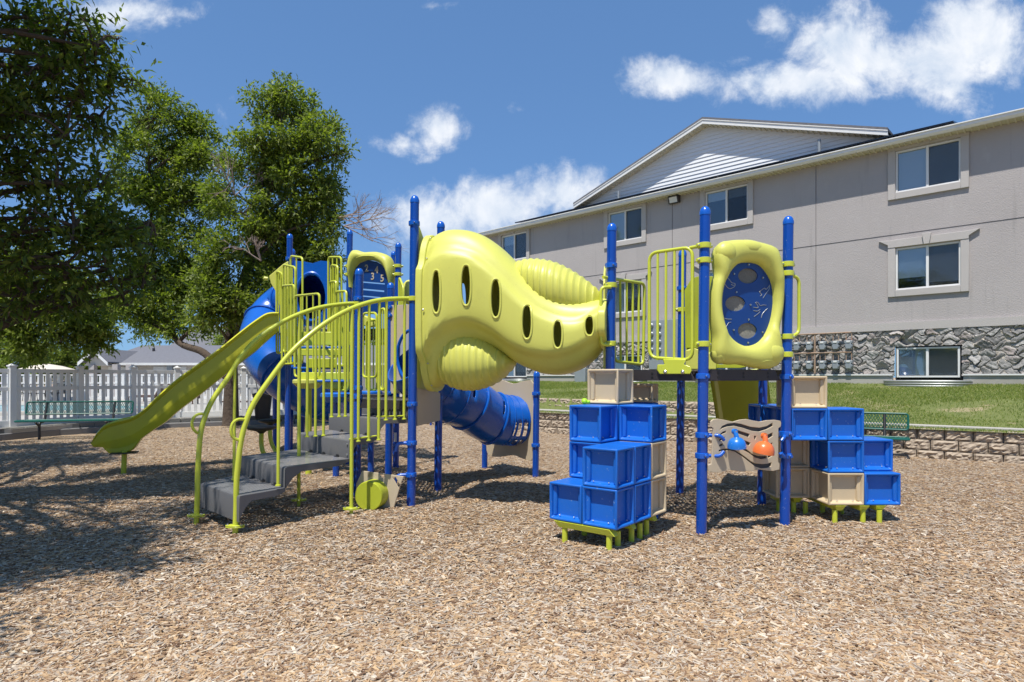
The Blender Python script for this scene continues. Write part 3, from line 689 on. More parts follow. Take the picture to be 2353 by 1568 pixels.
def fence(name, label, pts, z0, H, pick, gap, mid=True, group=None, postw=.13):
    f = thing(name, label, 'fence', pts[len(pts)//2]+Vector((0, 0, z0)), group)
    for i, p in enumerate(pts):
        an = math.atan2(*(pts[min(i+1, len(pts)-1)]-pts[max(i-1, 0)]).yx)
        m = MB(); m.box(p+Vector((0, 0, z0+H/2+.03)), (postw, postw, H+.06), an); m.box(p+Vector((0, 0, z0+H+.075)), (postw+.04, postw+.04, .03), an); m.lathe(p+Vector((0, 0, z0+H+.088)), [(postw*.72, 0), (.005, .05)], 4)
        m.build('fence_post', 'white', f, bevel=.006)
    for a, b in zip(pts, pts[1:]):
        d = b-a; L = d.length; an = math.atan2(d.y, d.x); u = d/L; m = MB()
        for z, hh in ((.09, .16), (H*.66, .09), (H-.04, .09)):
            if not mid and hh == .09 and z < H*.7: continue
            m.box((a+b)/2+Vector((0, 0, z0+z)), (L-postw, .05, hh), an)
        n_ = int((L-postw)/gap)
        for i in range(n_):
            q = a+u*(postw/2+(i+.5)*(L-postw)/n_); m.box(q+Vector((0, 0, z0+.13+(H-.2)/2)), (pick, .022, H-.2), an)
            if mid and i % 1 == 0 and False: pass
        m.build('fence_panel', 'white', f, bevel=.003)
    return f
fence('pool_fence', 'white vinyl picket fence just behind the left bench and slide', FP, .22, 1.38, .085, .165)
FF = [Vector((-34, 30, 0)), Vector((-30.5, 34, 0)), Vector((-27.3, 35, 0)), Vector((-24.8, 35.4, 0)), Vector((-22.4, 35.8, 0)), Vector((-20, 36, 0)), Vector((-17.6, 36.2, 0)), Vector((-15.4, 36.4, 0))]
fence('pool_fence', 'distant white picket fence on the far side of the pool', FF, PD, 1.45, .13, .2)
m = MB(); pool = smooth([(-36, 19.5, 0), (-22, 20.3, 0), (-16.5, 21.6, 0), (-13.8, 24.6, 0), (-17, 27.6, 0), (-26, 28.4, 0), (-36, 28, 0)], 6, True)
struct((lambda mm: mm.prism([p+Vector((0, 0, PD-.02)) for p in pool], (0, 0, .024)))(MB()).build('pool_water', 'water'), label='turquoise swimming pool water')
c = MB(); c.tube([p+Vector((0, 0, PD+.005)) for p in pool], .13, 8, closed=True); struct(c.build('pool_coping', 'conc'), label='pale rounded coping round the pool')
# pool house
ph = thing('pool_house', 'cream single-storey pool house with grey shingle roof and small white gable', 'building', (-20, 42, PD))
YH = 42.0
def hx(px, Y=YH): return (px-CX)*Y/FL
x0, x1 = hx(232), hx(960); ze = EYE+(HZ-838)*YH/FL; xg0, xg1, xga = hx(228), hx(284), hx(257)
m = MB(); m.box(((x0+x1)/2, YH+4, (PD+ze)/2), (x1-x0, 8, ze-PD)); m.build('wall', 'cream', ph)
m = MB(); zr_ = EYE+(HZ-797)*(YH+5)/FL
m.prism([(x0-.2, YH-.6, ze), (x0-.2, YH-.6, ze+.1), (x0-.2, YH+5, zr_+.1), (x0-.2, YH+10.6, ze+.1), (x0-.2, YH+10.6, ze)], (x1-x0+.4, 0, 0)); m.build('roof', 'shing', ph)
m = MB(); m.box(((x0+x1)/2, YH-.66, ze+.02), (x1-x0+.4, .1, .16)); m.build('gutter', 'fasc', ph)
zga = EYE+(HZ-806)*(YH-1.6)/FL
m = MB(); m.prism([(xg0, YH-1.5, ze-.1), (xg1, YH-1.5, ze-.1), (xga, YH-1.5, zga-.15)], (0, 3.6, 0)); m.build('gable_wall', 'cream', ph)
for a, b in (((xg0-.15), xga), ((xg1+.15), xga)):
    m = MB(); m.prism([(a, YH-1.9, ze-.12), (b, YH-1.9, zga-.12), (b, YH-1.9, zga+.08), (a, YH-1.9, ze+.1)], (0, .05, 0)); m.build('fascia', 'fasc', ph)
    m = MB(); m.prism([(a, YH-1.88, ze+.08), (b, YH-1.88, zga+.07), (b, YH-1.88, zga+.14), (a, YH-1.88, ze+.15)], (0, 5.4, 0)); m.build('roof_slope', 'shing', ph)
for px in (248, 300, 330): m = MB(); m.box((hx(px), YH-1.5, (PD+ze)/2), (.35, .35, ze-PD-.05)); m.build('column', 'stucco', ph, bevel=.01)
for px, w_, hh in ((412, 1.0, 2.02), (370, 1.0, 2.02), (284, 2.0, 2.0)):
    m = MB(); m.box((hx(px), YH-.02, PD+hh/2), (w_, .06, hh)); dd = m.build('door', 'white', ph, bevel=.01)
    m = MB(); m.box((hx(px)-w_*.4, YH-.08, PD+1), (.05, .08, .12)); m.build('handle', 'steel', dd)
m = MB(); m.box((hx(381), YH-.03, EYE+(HZ-850)*YH/FL), (.42, .03, .32)); sg = m.build('warning_sign', 'red', ph)
m = MB(); m.box((hx(381), YH-.052, EYE+(HZ-850)*YH/FL), (.34, .01, .24)); m.build('sign_face', 'paper', sg)
for px in (357, 378, 399): 
    for k in (0, 1): m = MB(); m.box((hx(px), YH-.03, 1.5-k*.42), (.38, .03, .36)); m.build('notice', 'paper', ph)
m = MB(); m.box((hx(396), YH-.2, 2.0), (.35, .35, .5)); m.build('wall_cabinet', 'meter', ph, bevel=.01)
m = MB(); m.cyl((hx(371, 46), 45, zr_-.8), (hx(371, 46), 45, zr_-.2), .09); m.build('vent_pipe', 'dark', ph)
for i, (x, z, wd, Y, rr, lb) in enumerate(((-27, 2.9, 14, 62, 3.1, 'far two-storey building with low grey roof left behind the pool house'), (-14, 3.6, 15, 70, 2.4, 'far building with pale siding and grey roof behind the pool house'))):
    hb = thing('house', lb, 'building', (x, Y, 0), 'houses beyond the pool')
    m = MB(); m.box((x, Y+5, z/2+.5), (wd, 10, z+1)); m.build('wall', 'sid', hb)
    m = MB(); m.prism([(x-wd/2-.5, Y-.6, z+.9), (x-wd/2-.5, Y-.6, z+1.05), (x-wd/2-.5, Y+5, z+rr+.9), (x-wd/2-.5, Y+10.6, z+1.05), (x-wd/2-.5, Y+10.6, z+.9)], (wd+1, 0, 0)); m.build('roof', 'shing', hb)
    m = MB(); m.box((x, Y-.65, z+.98), (wd+1, .1, .22)); m.build('gutter', 'fasc', hb)
    for k in range(4): m = MB(); m.box((x-wd/2+2+k*3.4, Y-.03, z*.62), (1.3, .06, 1.1)); wn = m.build('window', 'white', hb); m = MB(); m.box((x-wd/2+2+k*3.4, Y-.07, z*.62), (1.15, .03, .95)); m.build('pane', 'room', wn)
# patio table, umbrella, loungers
def patio_table(x, y, label):
    t = thing('patio_table', label, 'table', (x, y, PD)); m = MB(); m.lathe((x, y, PD+.70), [(.55, 0), (.56, .02), (.5, .03)], 20); m.build('tabletop', 'iron', t)
    for k in range(4): a = k*PI/2+.4; m = MB(); m.tube([(x+.4*math.cos(a), y+.4*math.sin(a), PD), (x+.2*math.cos(a), y+.2*math.sin(a), PD+.4), (x+.35*math.cos(a), y+.35*math.sin(a), PD+.7)], .018, 6); m.build('leg', 'iron', t)
def patio_chair(x, y, a, label, seat='iron'):
    t = thing('patio_chair', label, 'chair', (x, y, PD), 'patio chairs round the pool table'); R = Matrix.Rotation(a, 3, 'Z'); o = Vector((x, y, PD))
    def q(u, v, z): return o+R @ Vector((u, v, z))
    m = MB(); m.box(q(0, 0, .42), (.46, .44, .03), a); m.build('seat', seat, t)
    m = MB(); m.tube(fillet([q(-.23, .22, .42), q(-.23, .3, .92), q(.23, .3, .92), q(.23, .22, .42)], .1), .015, 6)
    for k in range(5): m.tube([q(-.15+k*.075, .23, .44), q(-.15+k*.075, .29, .9)], .007, 5)
    m.build('backrest', 'iron', t)
    for sx in (-1, 1):
        m = MB(); m.tube([q(sx*.24, -.22, 0), q(sx*.25, -.2, .62), q(sx*.25, .22, .64)], .013, 6); m.build('armrest', 'iron', t)
        for sy in (-1, 1): m = MB(); m.tube([q(sx*.22, sy*.2, .42), q(sx*.24, sy*.24, 0)], .014, 6); m.build('leg', 'iron', t)
TX, TY = hx(108, 34), 34.0
patio_table(TX, TY, 'round black iron patio table beneath the beige umbrella')
for k, (a, lb) in enumerate(((0.2, 'black iron chair behind the patio table'), (1.7, 'black iron chair left of the patio table'), (3.3, 'black iron chair in front of the patio table'), (4.8, 'black iron chair right of the patio table'))):
    patio_chair(TX-math.sin(a)*.85, TY+math.cos(a)*.85, a, lb)
u = thing('patio_umbrella', 'beige canvas umbrella over the far patio table', 'umbrella', (TX, TY, PD))
zu_ = EYE+(HZ-838)*TY/FL
m = MB(); m.cyl((TX, TY, PD), (TX, TY, zu_), .025); m.build('pole', 'white', u)
m = MB(); m.lathe((TX, TY, zu_-.32), [(1.35, 0), (1.33, .05), (.7, .24), (.02, .36)], 8); m.build('canopy', 'cloth', u)
for i, (x, y, lb) in enumerate(((hx(330, 31), 31, 'brown lounger nearest the pool house columns'), (hx(350, 33), 33, 'brown lounger behind the first one by the pool house'), (hx(420, 30), 30, 'brown lounger seen behind the tree trunk'), (hx(548, 25), 25, 'brown folded lounger right of the tree trunk'))):
    t = thing('sun_lounger', lb, 'lounger', (x, y, PD), 'loungers on the pool terrace')
    m = MB(); m.box((x, y, PD+.32), (1.3, .6, .05)); m.build('seat', 'brown', t)
    m = MB(); m.box((x+.85, y, PD+.6), (.06, .6, .75), 0, Matrix.Rotation(.5, 3, 'Y')); m.build('backrest', 'brown', t)
    for sx in (-.6, .6):
        for sy in (-.25, .25): m = MB(); m.box((x+sx, y+sy, PD+.15), (.05, .05, .3)); m.build('leg', 'brown', t)
# park benches
def bench(label, A, B, seatz, face, len_):
    "A-B seat line left to right; face = unit vector the sitter looks"
    mid = (A+B)/2; t = thing('park_bench', label, 'bench', Vector((mid.x, mid.y, 0)), 'green mesh benches round the play area')
    d = (B-A).normalized(); f = Vector(face).normalized(); L = (B-A).length; an = math.atan2(d.y, d.x)
    Rz = Matrix.Rotation(an, 3, 'Z')
    def q(u, v, z): return Vector((mid.x, mid.y, 0))+d*u+f*v+Vector((0, 0, z))
    m = MB(); m.add([q(-L/2, -.16, seatz), q(L/2, -.16, seatz), q(L/2, .2, seatz), q(-L/2, .2, seatz)], [(0, 1, 2, 3)]); m.build('seat_mesh', 'greenm', t)
    m = MB(); m.tube(fillet([q(-L/2, -.17, seatz-.012), q(-L/2, .2, seatz-.012), q(L/2, .2, seatz-.012), q(L/2, -.17, seatz-.012), q(-L/2+.05, -.17, seatz-.012)], .05), .022, 8); m.build('seat_frame', 'green', t)
    b0, b1 = (-.26, seatz+.12), (-.33, seatz+.40)
    def xz(u, w_): return q(u, b0[0]+(b1[0]-b0[0])*w_, b0[1]+(b1[1]-b0[1])*w_)
    # expanded-metal back: real diamond strands
    m = MB(); n_ = int(L/.045)
    for i in range(n_+7):
        for sg in (1, -1):
            u0 = -L/2+(i-3)*.045; a = (u0, 0); b = (u0+sg*.16, 1)
            lo = max(0, ((-L/2)-u0)/(sg*.16)) if sg > 0 else max(0, (L/2-u0)/(sg*.16)); hi = min(1, (L/2-u0)/(sg*.16)) if sg > 0 else min(1, (-L/2-u0)/(sg*.16))
            if hi-lo > .05: m.tube([xz(u0+sg*.16*lo, lo), xz(u0+sg*.16*hi, hi)], .0052, 4, caps=False)
    m.build('backrest_mesh', 'green', t)
    m = MB(); m.tube(fillet([xz(-L/2, .5), xz(-L/2, 0), xz(L/2, 0), xz(L/2, 1), xz(-L/2, 1), xz(-L/2, .5)], .05), .018, 8); m.build('backrest_frame', 'green', t)
    for s_ in (-.32, .32):
        m = MB(); m.tube(fillet([q(s_*L, .0, -.15), q(s_*L, .0, seatz-.06), q(s_*L, -.22, seatz-.04), q(s_*L, -.34, seatz+.38)], .06), .028, 8)
        m.tube([q(s_*L, .0, seatz-.15), q(s_*L, .16, seatz-.04)], .02, 8); m.build('leg', 'blk', t)
bench('green mesh-back bench beside the white pool fence', Vector((-11.15, 14.05, 0)), Vector((-9.0, 14.55, 0)), .43, (.2, -.97, 0), 2.1)
bench('green mesh-back bench against the right retaining wall, partly behind blue cubes', Vector((5.15, 11.75, 0)), Vector((6.85, 10.72, 0)), .36, (-.51, -.86, 0), 1.8)
t = thing('trash_can', 'black plastic trash can beside the white fence', 'trash can', (-7.35, 18.3, .2))
m = MB(); m.lathe((-7.35, 18.3, .2), [(.2, 0), (.26, .62), (.28, .63), (.28, .68), (.25, .68)], 18); m.build('bin', 'blk', t)
m = MB(); m.lathe((-7.35, 18.3, .88), [(.29, 0), (.29, .04), (.2, .07), (.02, .08)], 18); m.build('lid', 'blk', t)
t = thing('broom', 'thin-handled broom leaning in the black trash can', 'broom', (-7.35, 18.3, .9)); m = MB(); m.tube([(-7.4, 18.25, .7), (-7.55, 18.2, 1.45)], .012, 6); m.build('handle', 'blk', t)
m = MB(); m.box((-7.56, 18.2, 1.47), (.2, .05, .08)); m.build('head', 'blk', t)
bl_ = thing('bar_frame', 'pair of thin blue posts with a top bar on the far path', 'play equipment', G(974, 976))
a, b = G(974, 974), G(990, 977)
for p in (a, b): m = MB(); m.cyl(p-Vector((0, 0, .1)), p+Vector((0, 0, .9)), .03); m.build('post', 'blu', bl_)
m = MB(); m.cyl(a+Vector((0, 0, .88)), b+Vector((0, 0, .88)), .025); m.build('bar', 'blu', bl_)

# ------------------------------------------------------------------ trees
def leaves(clumps, n, ln, wd, seed, shell=.55):
    r = np.random.default_rng(seed); C = np.array([c[:3] for c in clumps]); R = np.array([c[3] for c in clumps])
    wts = R**2.2; k = r.choice(len(C), n, p=wts/wts.sum())
    # twigs: group leaves in small sprays
    spr = n//7; ks = r.choice(len(C), spr, p=wts/wts.sum())
    dv = r.normal(0, 1, (spr, 3)); dv /= np.linalg.norm(dv, axis=1)[:, None]; rad = r.random(spr)**.42
    sc = C[ks]+dv*rad[:, None]*R[ks][:, None]*np.array([1.12, 1.12, .85]); sd = dv*.8+r.normal(0, .5, (spr, 3)); sd[:, 2] += .12; sd /= np.linalg.norm(sd, axis=1)[:, None]
    si = np.repeat(np.arange(spr), 7); n = len(si); tpos = np.tile(np.arange(7)/7, spr)
    P = sc[si]+sd[si]*(tpos*ln*3.0)[:, None]
    d = sd[si]*.7+r.normal(0, .55, (n, 3)); d[:, 2] += .0; d /= np.linalg.norm(d, axis=1)[:, None]
    up = r.normal(0, .55, (n, 3)); up[:, 2] += .8; s_ = np.cross(d, up); s_ /= np.linalg.norm(s_, axis=1)[:, None]
    l = ln*r.uniform(.65, 1.25, n)[:, None]; w_ = wd*r.uniform(.7, 1.2, n)[:, None]; dr = np.array([0, 0, -1])*l*.12
    V = np.stack([P, P+d*l*.42+s_*w_/2, P+d*l+dr, P+d*l*.42-s_*w_/2], 1).reshape(-1, 3)
    return V, np.arange(4*n).reshape(-1, 4)
def tree(label, base, r0, clumps, n, ln, wd, seed, lm='leaf', sub=7, dead=None, trunk_pts=None, limbs=(), group='trees round the play area'):
    t = thing('ash_tree', label, 'tree', base, group); r = random.Random(seed); base = Vector(base)
    cl = []
    for c in clumps:
        for i in range(sub):
            a = Vector((r.gauss(0, 1), r.gauss(0, 1), r.gauss(0, 1))).normalized()*c[3]*r.uniform(.35, .95)
            cl.append((c[0]+a.x, c[1]+a.y, c[2]+a.z*.9, c[3]*r.uniform(.15, .36)))
    ctr = Vector((sum(c[0] for c in clumps)/len(clumps), sum(c[1] for c in clumps)/len(clumps), sum(c[2] for c in clumps)/len(clumps)))
    top = max(c[2] for c in clumps)
    tp = [Vector(p) for p in trunk_pts] if trunk_pts else [base-Vector((0, 0, .3)), base+Vector((.03, 0, 1.0)), base.lerp(ctr, .5)*1.0, Vector((ctr.x, ctr.y, top))]
    tp = smooth(tp, 6); m = MB(); m.tube(tp, [r0*(1.25 if i == 0 else 1)*(1-.9*(i/(len(tp)-1))**.8) for i in range(len(tp))], 14)
    tk = m.build('trunk', 'bark', t)
    m = MB(); tp = list(tp)
    for lp, lr in limbs: lp = smooth(lp, 6); m.tube(lp, [lr*(1-.85*i/(len(lp)-1)) for i in range(len(lp))], 10); tp += lp
    for c in clumps:
        e = Vector(c[:3]); j = min(range(len(tp)), key=lambda i: (tp[i]-e).length+abs(tp[i].z-(e.z-(e-tp[i]).xy.length*.6))*1.2); s_ = tp[j]
        mid_ = s_.lerp(e, .5)+Vector((r.uniform(-.2, .2), r.uniform(-.2, .2), .12*(e-s_).length)); rr = r0*.34*(1-.5*j/len(tp))
        pts = smooth([s_, mid_, e], 5); m.tube(pts, [rr*(1-.75*i/(len(pts)-1)) for i in range(len(pts))], 7)
    for i, q in enumerate(cl):
        c = clumps[i//sub]; e = Vector(q[:3]); s_ = Vector(c[:3]); pts = smooth([s_, s_.lerp(e, .5)+Vector((0, 0, .1*r.uniform(-1, 1))), e], 3); m.tube(pts, [r0*.09*(1-.7*k/(len(pts)-1)) for k in range(len(pts))], 5, caps=False)
        for _ in range(4):
            a = Vector((r.gauss(0, 1), r.gauss(0, 1), r.gauss(0, .8))).normalized()*q[3]*1.1; m.tube([e, e+a*.5+Vector((0, 0, .03)), e+a], [r0*.03, r0*.02, r0*.01], 4, caps=False)
    m.build('branch', 'bark', t)
    V, F = leaves(cl, n, ln, wd, seed); fastmesh('crown', V, F, lm, t)
    if dead:
        for (o, dr_, L, k) in dead:
            m = MB()
            def grow(p, d, L, rad, dep):
                q = p+d*L*.5+Vector((r.uniform(-.04, .04), 0, r.uniform(-.04, .04)))*L; e = q+d*L*.5; m.tube([p, q, e], [rad, rad*.8, rad*.6], 5, caps=False)
                if dep:
                    for _ in range(3): 
                        nd = (d+Vector((r.gauss(0, .5), r.gauss(0, .5), r.gauss(0, .5)))).normalized(); grow(q.lerp(e, r.random()), nd, L*r.uniform(.5, .8), rad*.6, dep-1)
            for _ in range(k): grow(Vector(o), (Vector(dr_)+Vector((r.gauss(0, .35), r.gauss(0, .35), r.gauss(0, .35)))).normalized(), L*r.uniform(.7, 1.2), .018, 3)
            m.build('dead_branch', 'deadwood', t)
    return t
def PC(Y, *lst): # px,py,radius px [,dY]
    out = []
    for q in lst:
        y = Y+(q[3] if len(q) > 3 else 0); p = AT(q[0], q[1], y); out.append((p.x, p.y, p.z, q[2]*y/FL))
    return out
# centre tree behind the slide
T3 = PC(17.6, (645,215,45),(610,260,52),(680,270,55,.6),(735,300,50),(600,330,55,-.5),(660,340,65),(730,370,65),(785,350,30),(560,385,48),(620,420,70,.5),(700,440,75),(765,440,48),
        (560,490,60,-.8),(630,520,75),(705,520,75,.6),(765,510,40),(500,440,45,-.6),(600,590,75,.3),(680,600,75,.5),(740,570,50),(520,570,60,-.9),(560,660,70,-.5),(640,680,70,.3),(590,740,60,-.5),(540,720,60,-1),(500,650,60,-1),
        (470,720,58,-1.2),(590,800,40,.4),(640,760,50,.8))
b3 = G(522, 958, .28); 
T2 = PC(19.5, (345,215,38),(320,280,48),(385,270,45),(430,280,38,.5),(470,320,40,.4),(300,350,50,-.6),(360,360,62),(430,360,58),(485,370,34),(330,440,62),(400,450,66),(460,460,50),(280,430,50,-.8),(250,520,60,-1),
        (340,530,66),(420,540,66),(300,610,66,-.5),(380,630,70),(450,620,60),(260,690,60,-1),(340,710,66),(420,700,60),(440,300,26,.3),(400,742,42,-.6),(330,738,42,-.8),(465,748,34,-.8))
tree('tall spreading ash tree behind the lime slide, trunk at the white fence', (b3.x, 17.9, .2), .25, T3+T2, 135000, .125, .055, 31, sub=8, trunk_pts=[(b3.x, 17.9, -.1), (b3.x+.02, 17.9, 1.5), AT(535, 720, 17.8), AT(610, 480, 17.7), AT(650, 240, 17.6)], limbs=[([Vector((b3.x, 17.9, 1.3)), AT(470, 812, 18.2), AT(400, 775, 18.8), AT(360, 640, 19.4), AT(345, 450, 19.5), AT(340, 250, 19.5)], .13), ([Vector((b3.x, 17.9, 1.9)), AT(560, 700, 17.4), AT(600, 500, 17.5), AT(600, 340, 17.4)], .10), ([AT(400, 775, 18.8), AT(300, 700, 19), AT(240, 560, 19)], .07)],
     dead=[(AT(790,520,17.2), (.8, -.2, .35), .75, 5), (AT(775,500,17.4), (.9, 0, .1), .7, 4), (AT(600,600,15.5), (-.2, -.3, .6), .45, 3), (AT(540,450,16.5), (0, 0, 1), .7, 3)])
T1 = PC(15.2, (40,720,70),(110,700,66),(180,720,60,.5),(60,790,48),(140,780,48),(210,770,50,.6),(10,660,70,-.3),(150,640,60),(230,700,50,1),(-60,740,80),(-80,640,90),(90,600,60))
tree('low leafy tree overhanging the pool fence at far left', (-15.2, 15.9, .1), .2, T1, 34000, .125, .056, 33)
# near tree: overhangs the left edge, throws the big shadow
TN = PC(7.0, (-40,60,95),(60,40,95),(150,70,85),(220,110,62),(255,170,60,.4),(120,160,100),(20,170,105),(190,220,85,.3),(60,280,110),(150,310,95),(230,270,60,.5),(-30,330,110),
        (40,400,110),(130,420,95),(200,420,60,.4),(70,500,110),(170,520,95),(250,520,72,.4),(310,560,66,.6),(350,520,32,.6),(-20,520,110),(40,600,105),(150,610,95),(250,620,80,.4),(330,630,56,.7),(60,680,66),(180,680,60,.3),(280,680,45,.6),(100,110,90,1),(-60,180,110,.6))
r_ = random.Random(5)
for _ in range(54):  # the crown goes on outside the frame, above and beside the viewer's left
    a = r_.uniform(0, 2*PI); q = r_.random()**.5; x = -6.6+2.5*q*math.cos(a); y = 3.7+3.7*q*math.sin(a); z = r_.uniform(3.0, 6.6); R_ = r_.uniform(.5, .8)
    x = min(x, -2.5-R_-.255*z)
    if z < EYE+866*y/FL+.7 and x > -.83*y-.5: z = EYE+866*y/FL+1.0+r_.random()
    TN.append((x, y, z, R_))
for _ in range(16):
    z = r_.uniform(3.4, 5.6); R_ = r_.uniform(.5, .75); TN.append((-2.45-R_-.25*z-2.6*r_.random()**1.5, r_.uniform(.6, 3.4), z, R_))  # unseen clumps added so the shadow reaches the near ground
for _ in range(16):
    y = r_.uniform(7.6, 11.6); TN.append((min(-.86*y-1.0, -8.2)-r_.random()*2.0, y, r_.uniform(3.6, 6.4), r_.uniform(.6, .9)))  # unseen clumps added past the frame edge to shade the left bench
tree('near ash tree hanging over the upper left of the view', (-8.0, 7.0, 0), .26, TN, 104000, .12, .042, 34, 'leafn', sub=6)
# dark shrubs and hedge beyond the pool
for i, (px, py, Y, R, lb) in enumerate(((60,822,48,1.9,'dark rounded tree far left beyond the pool'),(150,826,50,1.8,'dark rounded tree beyond the pool umbrella'),(-30,815,46,2.2,'dark tree beyond the pool cut by the frame'),(215,828,52,1.5,'dark shrub beside the pool house gable'),
                                     (560,800,62,2.4,'distant tree above the pool house roof'),(860,812,60,2.2,'distant tree seen through the yellow bars'),(700,805,64,2.6,'distant tree behind the blue spiral slide'))):
    p = AT(px, py, Y); r = random.Random(90+i); cl = [(p.x+r.uniform(-1, 1)*R, Y+r.uniform(-.6, .6)*R, p.z-.3+r.uniform(-.9, .5)*R, R*r.uniform(.35, .6)) for _ in range(14)]
    tree(lb, (p.x, Y, PD), .16, cl, 5000, .30, .13, 60+i, sub=2, group='dark trees beyond the pool')
#@@ PLAY
# ------------------------------------------------------------------ play structure: posts
HC = Vector((1.84, 6.47, 0))*1.02; HR = .95*1.02
HX = [HC+Vector((math.cos(math.radians(a)), math.sin(math.radians(a)), 0))*HR for a in (-99.5, -39.5, 20.5, 80.5, 140.5, 200.5)]
P1, P2, P4, P3, P6, P5 = HX
PA = Vector((-1.10, 6.75, 0)); PCc = Vector((-1.82, 7.26, 0)); PD_ = Vector((-1.65, 8.27, 0)); PB = Vector((-.93, 7.75, 0))
PF = Vector((-3.75, 10.35, 0)); PG = Vector((-2.68, 10.08, 0)); PE = Vector((-1.80, 9.6, 0)); PH = Vector((-4.13, 11.55, 0)); PI_ = Vector((-3.1, 12.0, 0)); PJ = Vector((-2.2, 11.3, 0))
play = thing('play_structure', 'large lime and blue playground climber with slides, tunnel, stairs and decks', 'play structure', (0, 8, 0))
LEAN = Vector((.012, 0, 0))
POSTS = {}
def post(p, top, clamps=(), r=.0475, name='post'):
    m = MB(); b = p-Vector((0, 0, .25)); pts = [(r, 0)]; H = top+.25
    m.lathe(b, [(r, 0), (r, H-.08)], 22, Vector((0, 0, 1))+LEAN); o = m.build('post', 'blu', play)
    m = MB(); ax = Vector((0, 0, 1))+LEAN; q = b+ax*(H-.08); m.lathe(q, [(r+.003, 0), (r+.003, .028), (r*.93, .05), (r*.72, .068), (r*.4, .079), (.003, .083)], 22, ax); m.build('post_cap', 'bclamp', o)
    for z in clamps: clamp(p, z, o)
    POSTS[name] = o; return o
def clamp(p, z, par, mat='bclamp', ang=-1.2, ears=2, r=.0475):
    q = p+LEAN*z+Vector((0, 0, z)); m = MB()
    m.lathe(q, [(r+.004, -.026), (r+.013, -.022), (r+.014, 0), (r+.013, .022), (r+.004, .026)], 22)
    for k in range(ears):
        a = ang+k*PI; d = Vector((math.cos(a), math.sin(a), 0)); m.tube([q+d*(r+.002), q+d*(r+.034)], [.021, .015], 10)
    o = m.build('clamp', mat, par, bevel=0); m = MB()
    for k in range(ears):
        a = ang+k*PI; d = Vector((math.cos(a), math.sin(a), 0)); n = Vector((d.y, -d.x, 0)); n = n if n.y < 0 else -n; m.lathe(q+d*(r+.019)+n*.014, [(.009, 0), (.009, .006), (.005, .009)], 8, n)
    m.build('bolt', 'steel', o); return o
def zy(py, Y): return EYE+(HZ-py)*Y/FL
TR_ = zy(475, P1.y)
post(P1, TR_, (zy(865, P1.y), zy(1000, P1.y), zy(1047, P1.y)), name='P1')
post(P2, TR_, (zy(866, P2.y), zy(997, P2.y), zy(1047, P2.y)), name='P2')
post(P3, TR_, (zy(663, P3.y),), name='P3'); post(P4, TR_-.55, name='P4'); post(P6, TR_-.12, name='P6'); post(P5, TR_, (zy(611, P5.y),), name='P5')
TA = zy(450, PA.y); post(PA, TA, (zy(514, PA.y), zy(929, PA.y), zy(1018, PA.y), zy(1091, PA.y)), name='A')
post(PB, TA-.03, (1.16,), name='B'); post(PCc, zy(617, PCc.y), (zy(687, PCc.y), zy(892, PCc.y), zy(912, PCc.y)), name='C')
post(PD_, zy(650, PD_.y), (zy(707, PD_.y), zy(726, PD_.y), 1.2), name='D')
post(PE, 3.49, (zy(1021, 9.6), 1.2), name='E'); post(PF, 3.8, (zy(595, PF.y),), name='F'); post(PG, 3.8, (zy(592, PG.y), zy(735, PG.y)), name='G')
post(PH, 3.8, name='H'); post(PI_, 3.8); post(PJ, 3.7)
post(G(1230, 1098), 1.50, (zy(905, 8.7), zy(1024, 8.7)), r=.045); post(G(1113, 1076), 1.38, (.9,), r=.045)
m = MB(); q = PE+LEAN*.5; m.prism([q+Vector((x, -.052, z)) for x, z in ((-.02, .42), (.02, .42), (.02, .56), (-.02, .56))], (0, .004, 0)); m.build('age_label', 'paper', POSTS['E'])

ZR = 1.487; ZL = 1.158; ZU = 2.2
def deck(name, ring, z, th=.10):
    m = MB(); n = len(ring); c = sum(ring, Vector())/n
    m.add([p+Vector((0, 0, z-.003)) for p in ring], [tuple(range(n))]); dk = m.build('deck', 'deckp', play)
    for ei, (a, b) in enumerate(zip(ring, ring[1:]+ring[:1])):
        d = (b-a).normalized(); nn = Vector((d.y, -d.x, 0)); nn = nn if nn.dot(a-c) > 0 else -nn
        m = MB(); m.prism([a+d*.05-nn*.01+Vector((0, 0, z-th)), b-d*.05-nn*.01+Vector((0, 0, z-th)), b-d*.11-nn*.01+Vector((0, 0, z)), a+d*.11-nn*.01+Vector((0, 0, z))], nn*.008)
        e = m.build('deck_edge', 'dark', dk, bevel=.003)
        L = (b-a).length
        if z == ZR and ei in (0, 5) or z == ZL and ei == 0:
            for f in (.2, .5, .8):
                for zz in (z-.035, z-.07): m = MB(); m.lathe(a+d*L*f+Vector((0, 0, zz))-nn*.001, [(.011, 0), (.011, .003)], 8, nn); m.build('bolt_hole', 'blk', e)
    return dk

deck('deck', [P1, P2, P4, P3, P6, P5], ZR, .105)
deck('deck', [PA, PB, PD_, PCc], ZL)
deck('deck', [PD_+Vector((-.05, .1, 0)), PE+Vector((0, -.1, 0)), PG+Vector((.2, -.9, 0)), PCc+Vector((-.5, 1.3, 0))], ZL+.02)
deck('deck', [PF, PG, PE+Vector((.1, .4, 0)), PJ, PI_, PH], ZU)

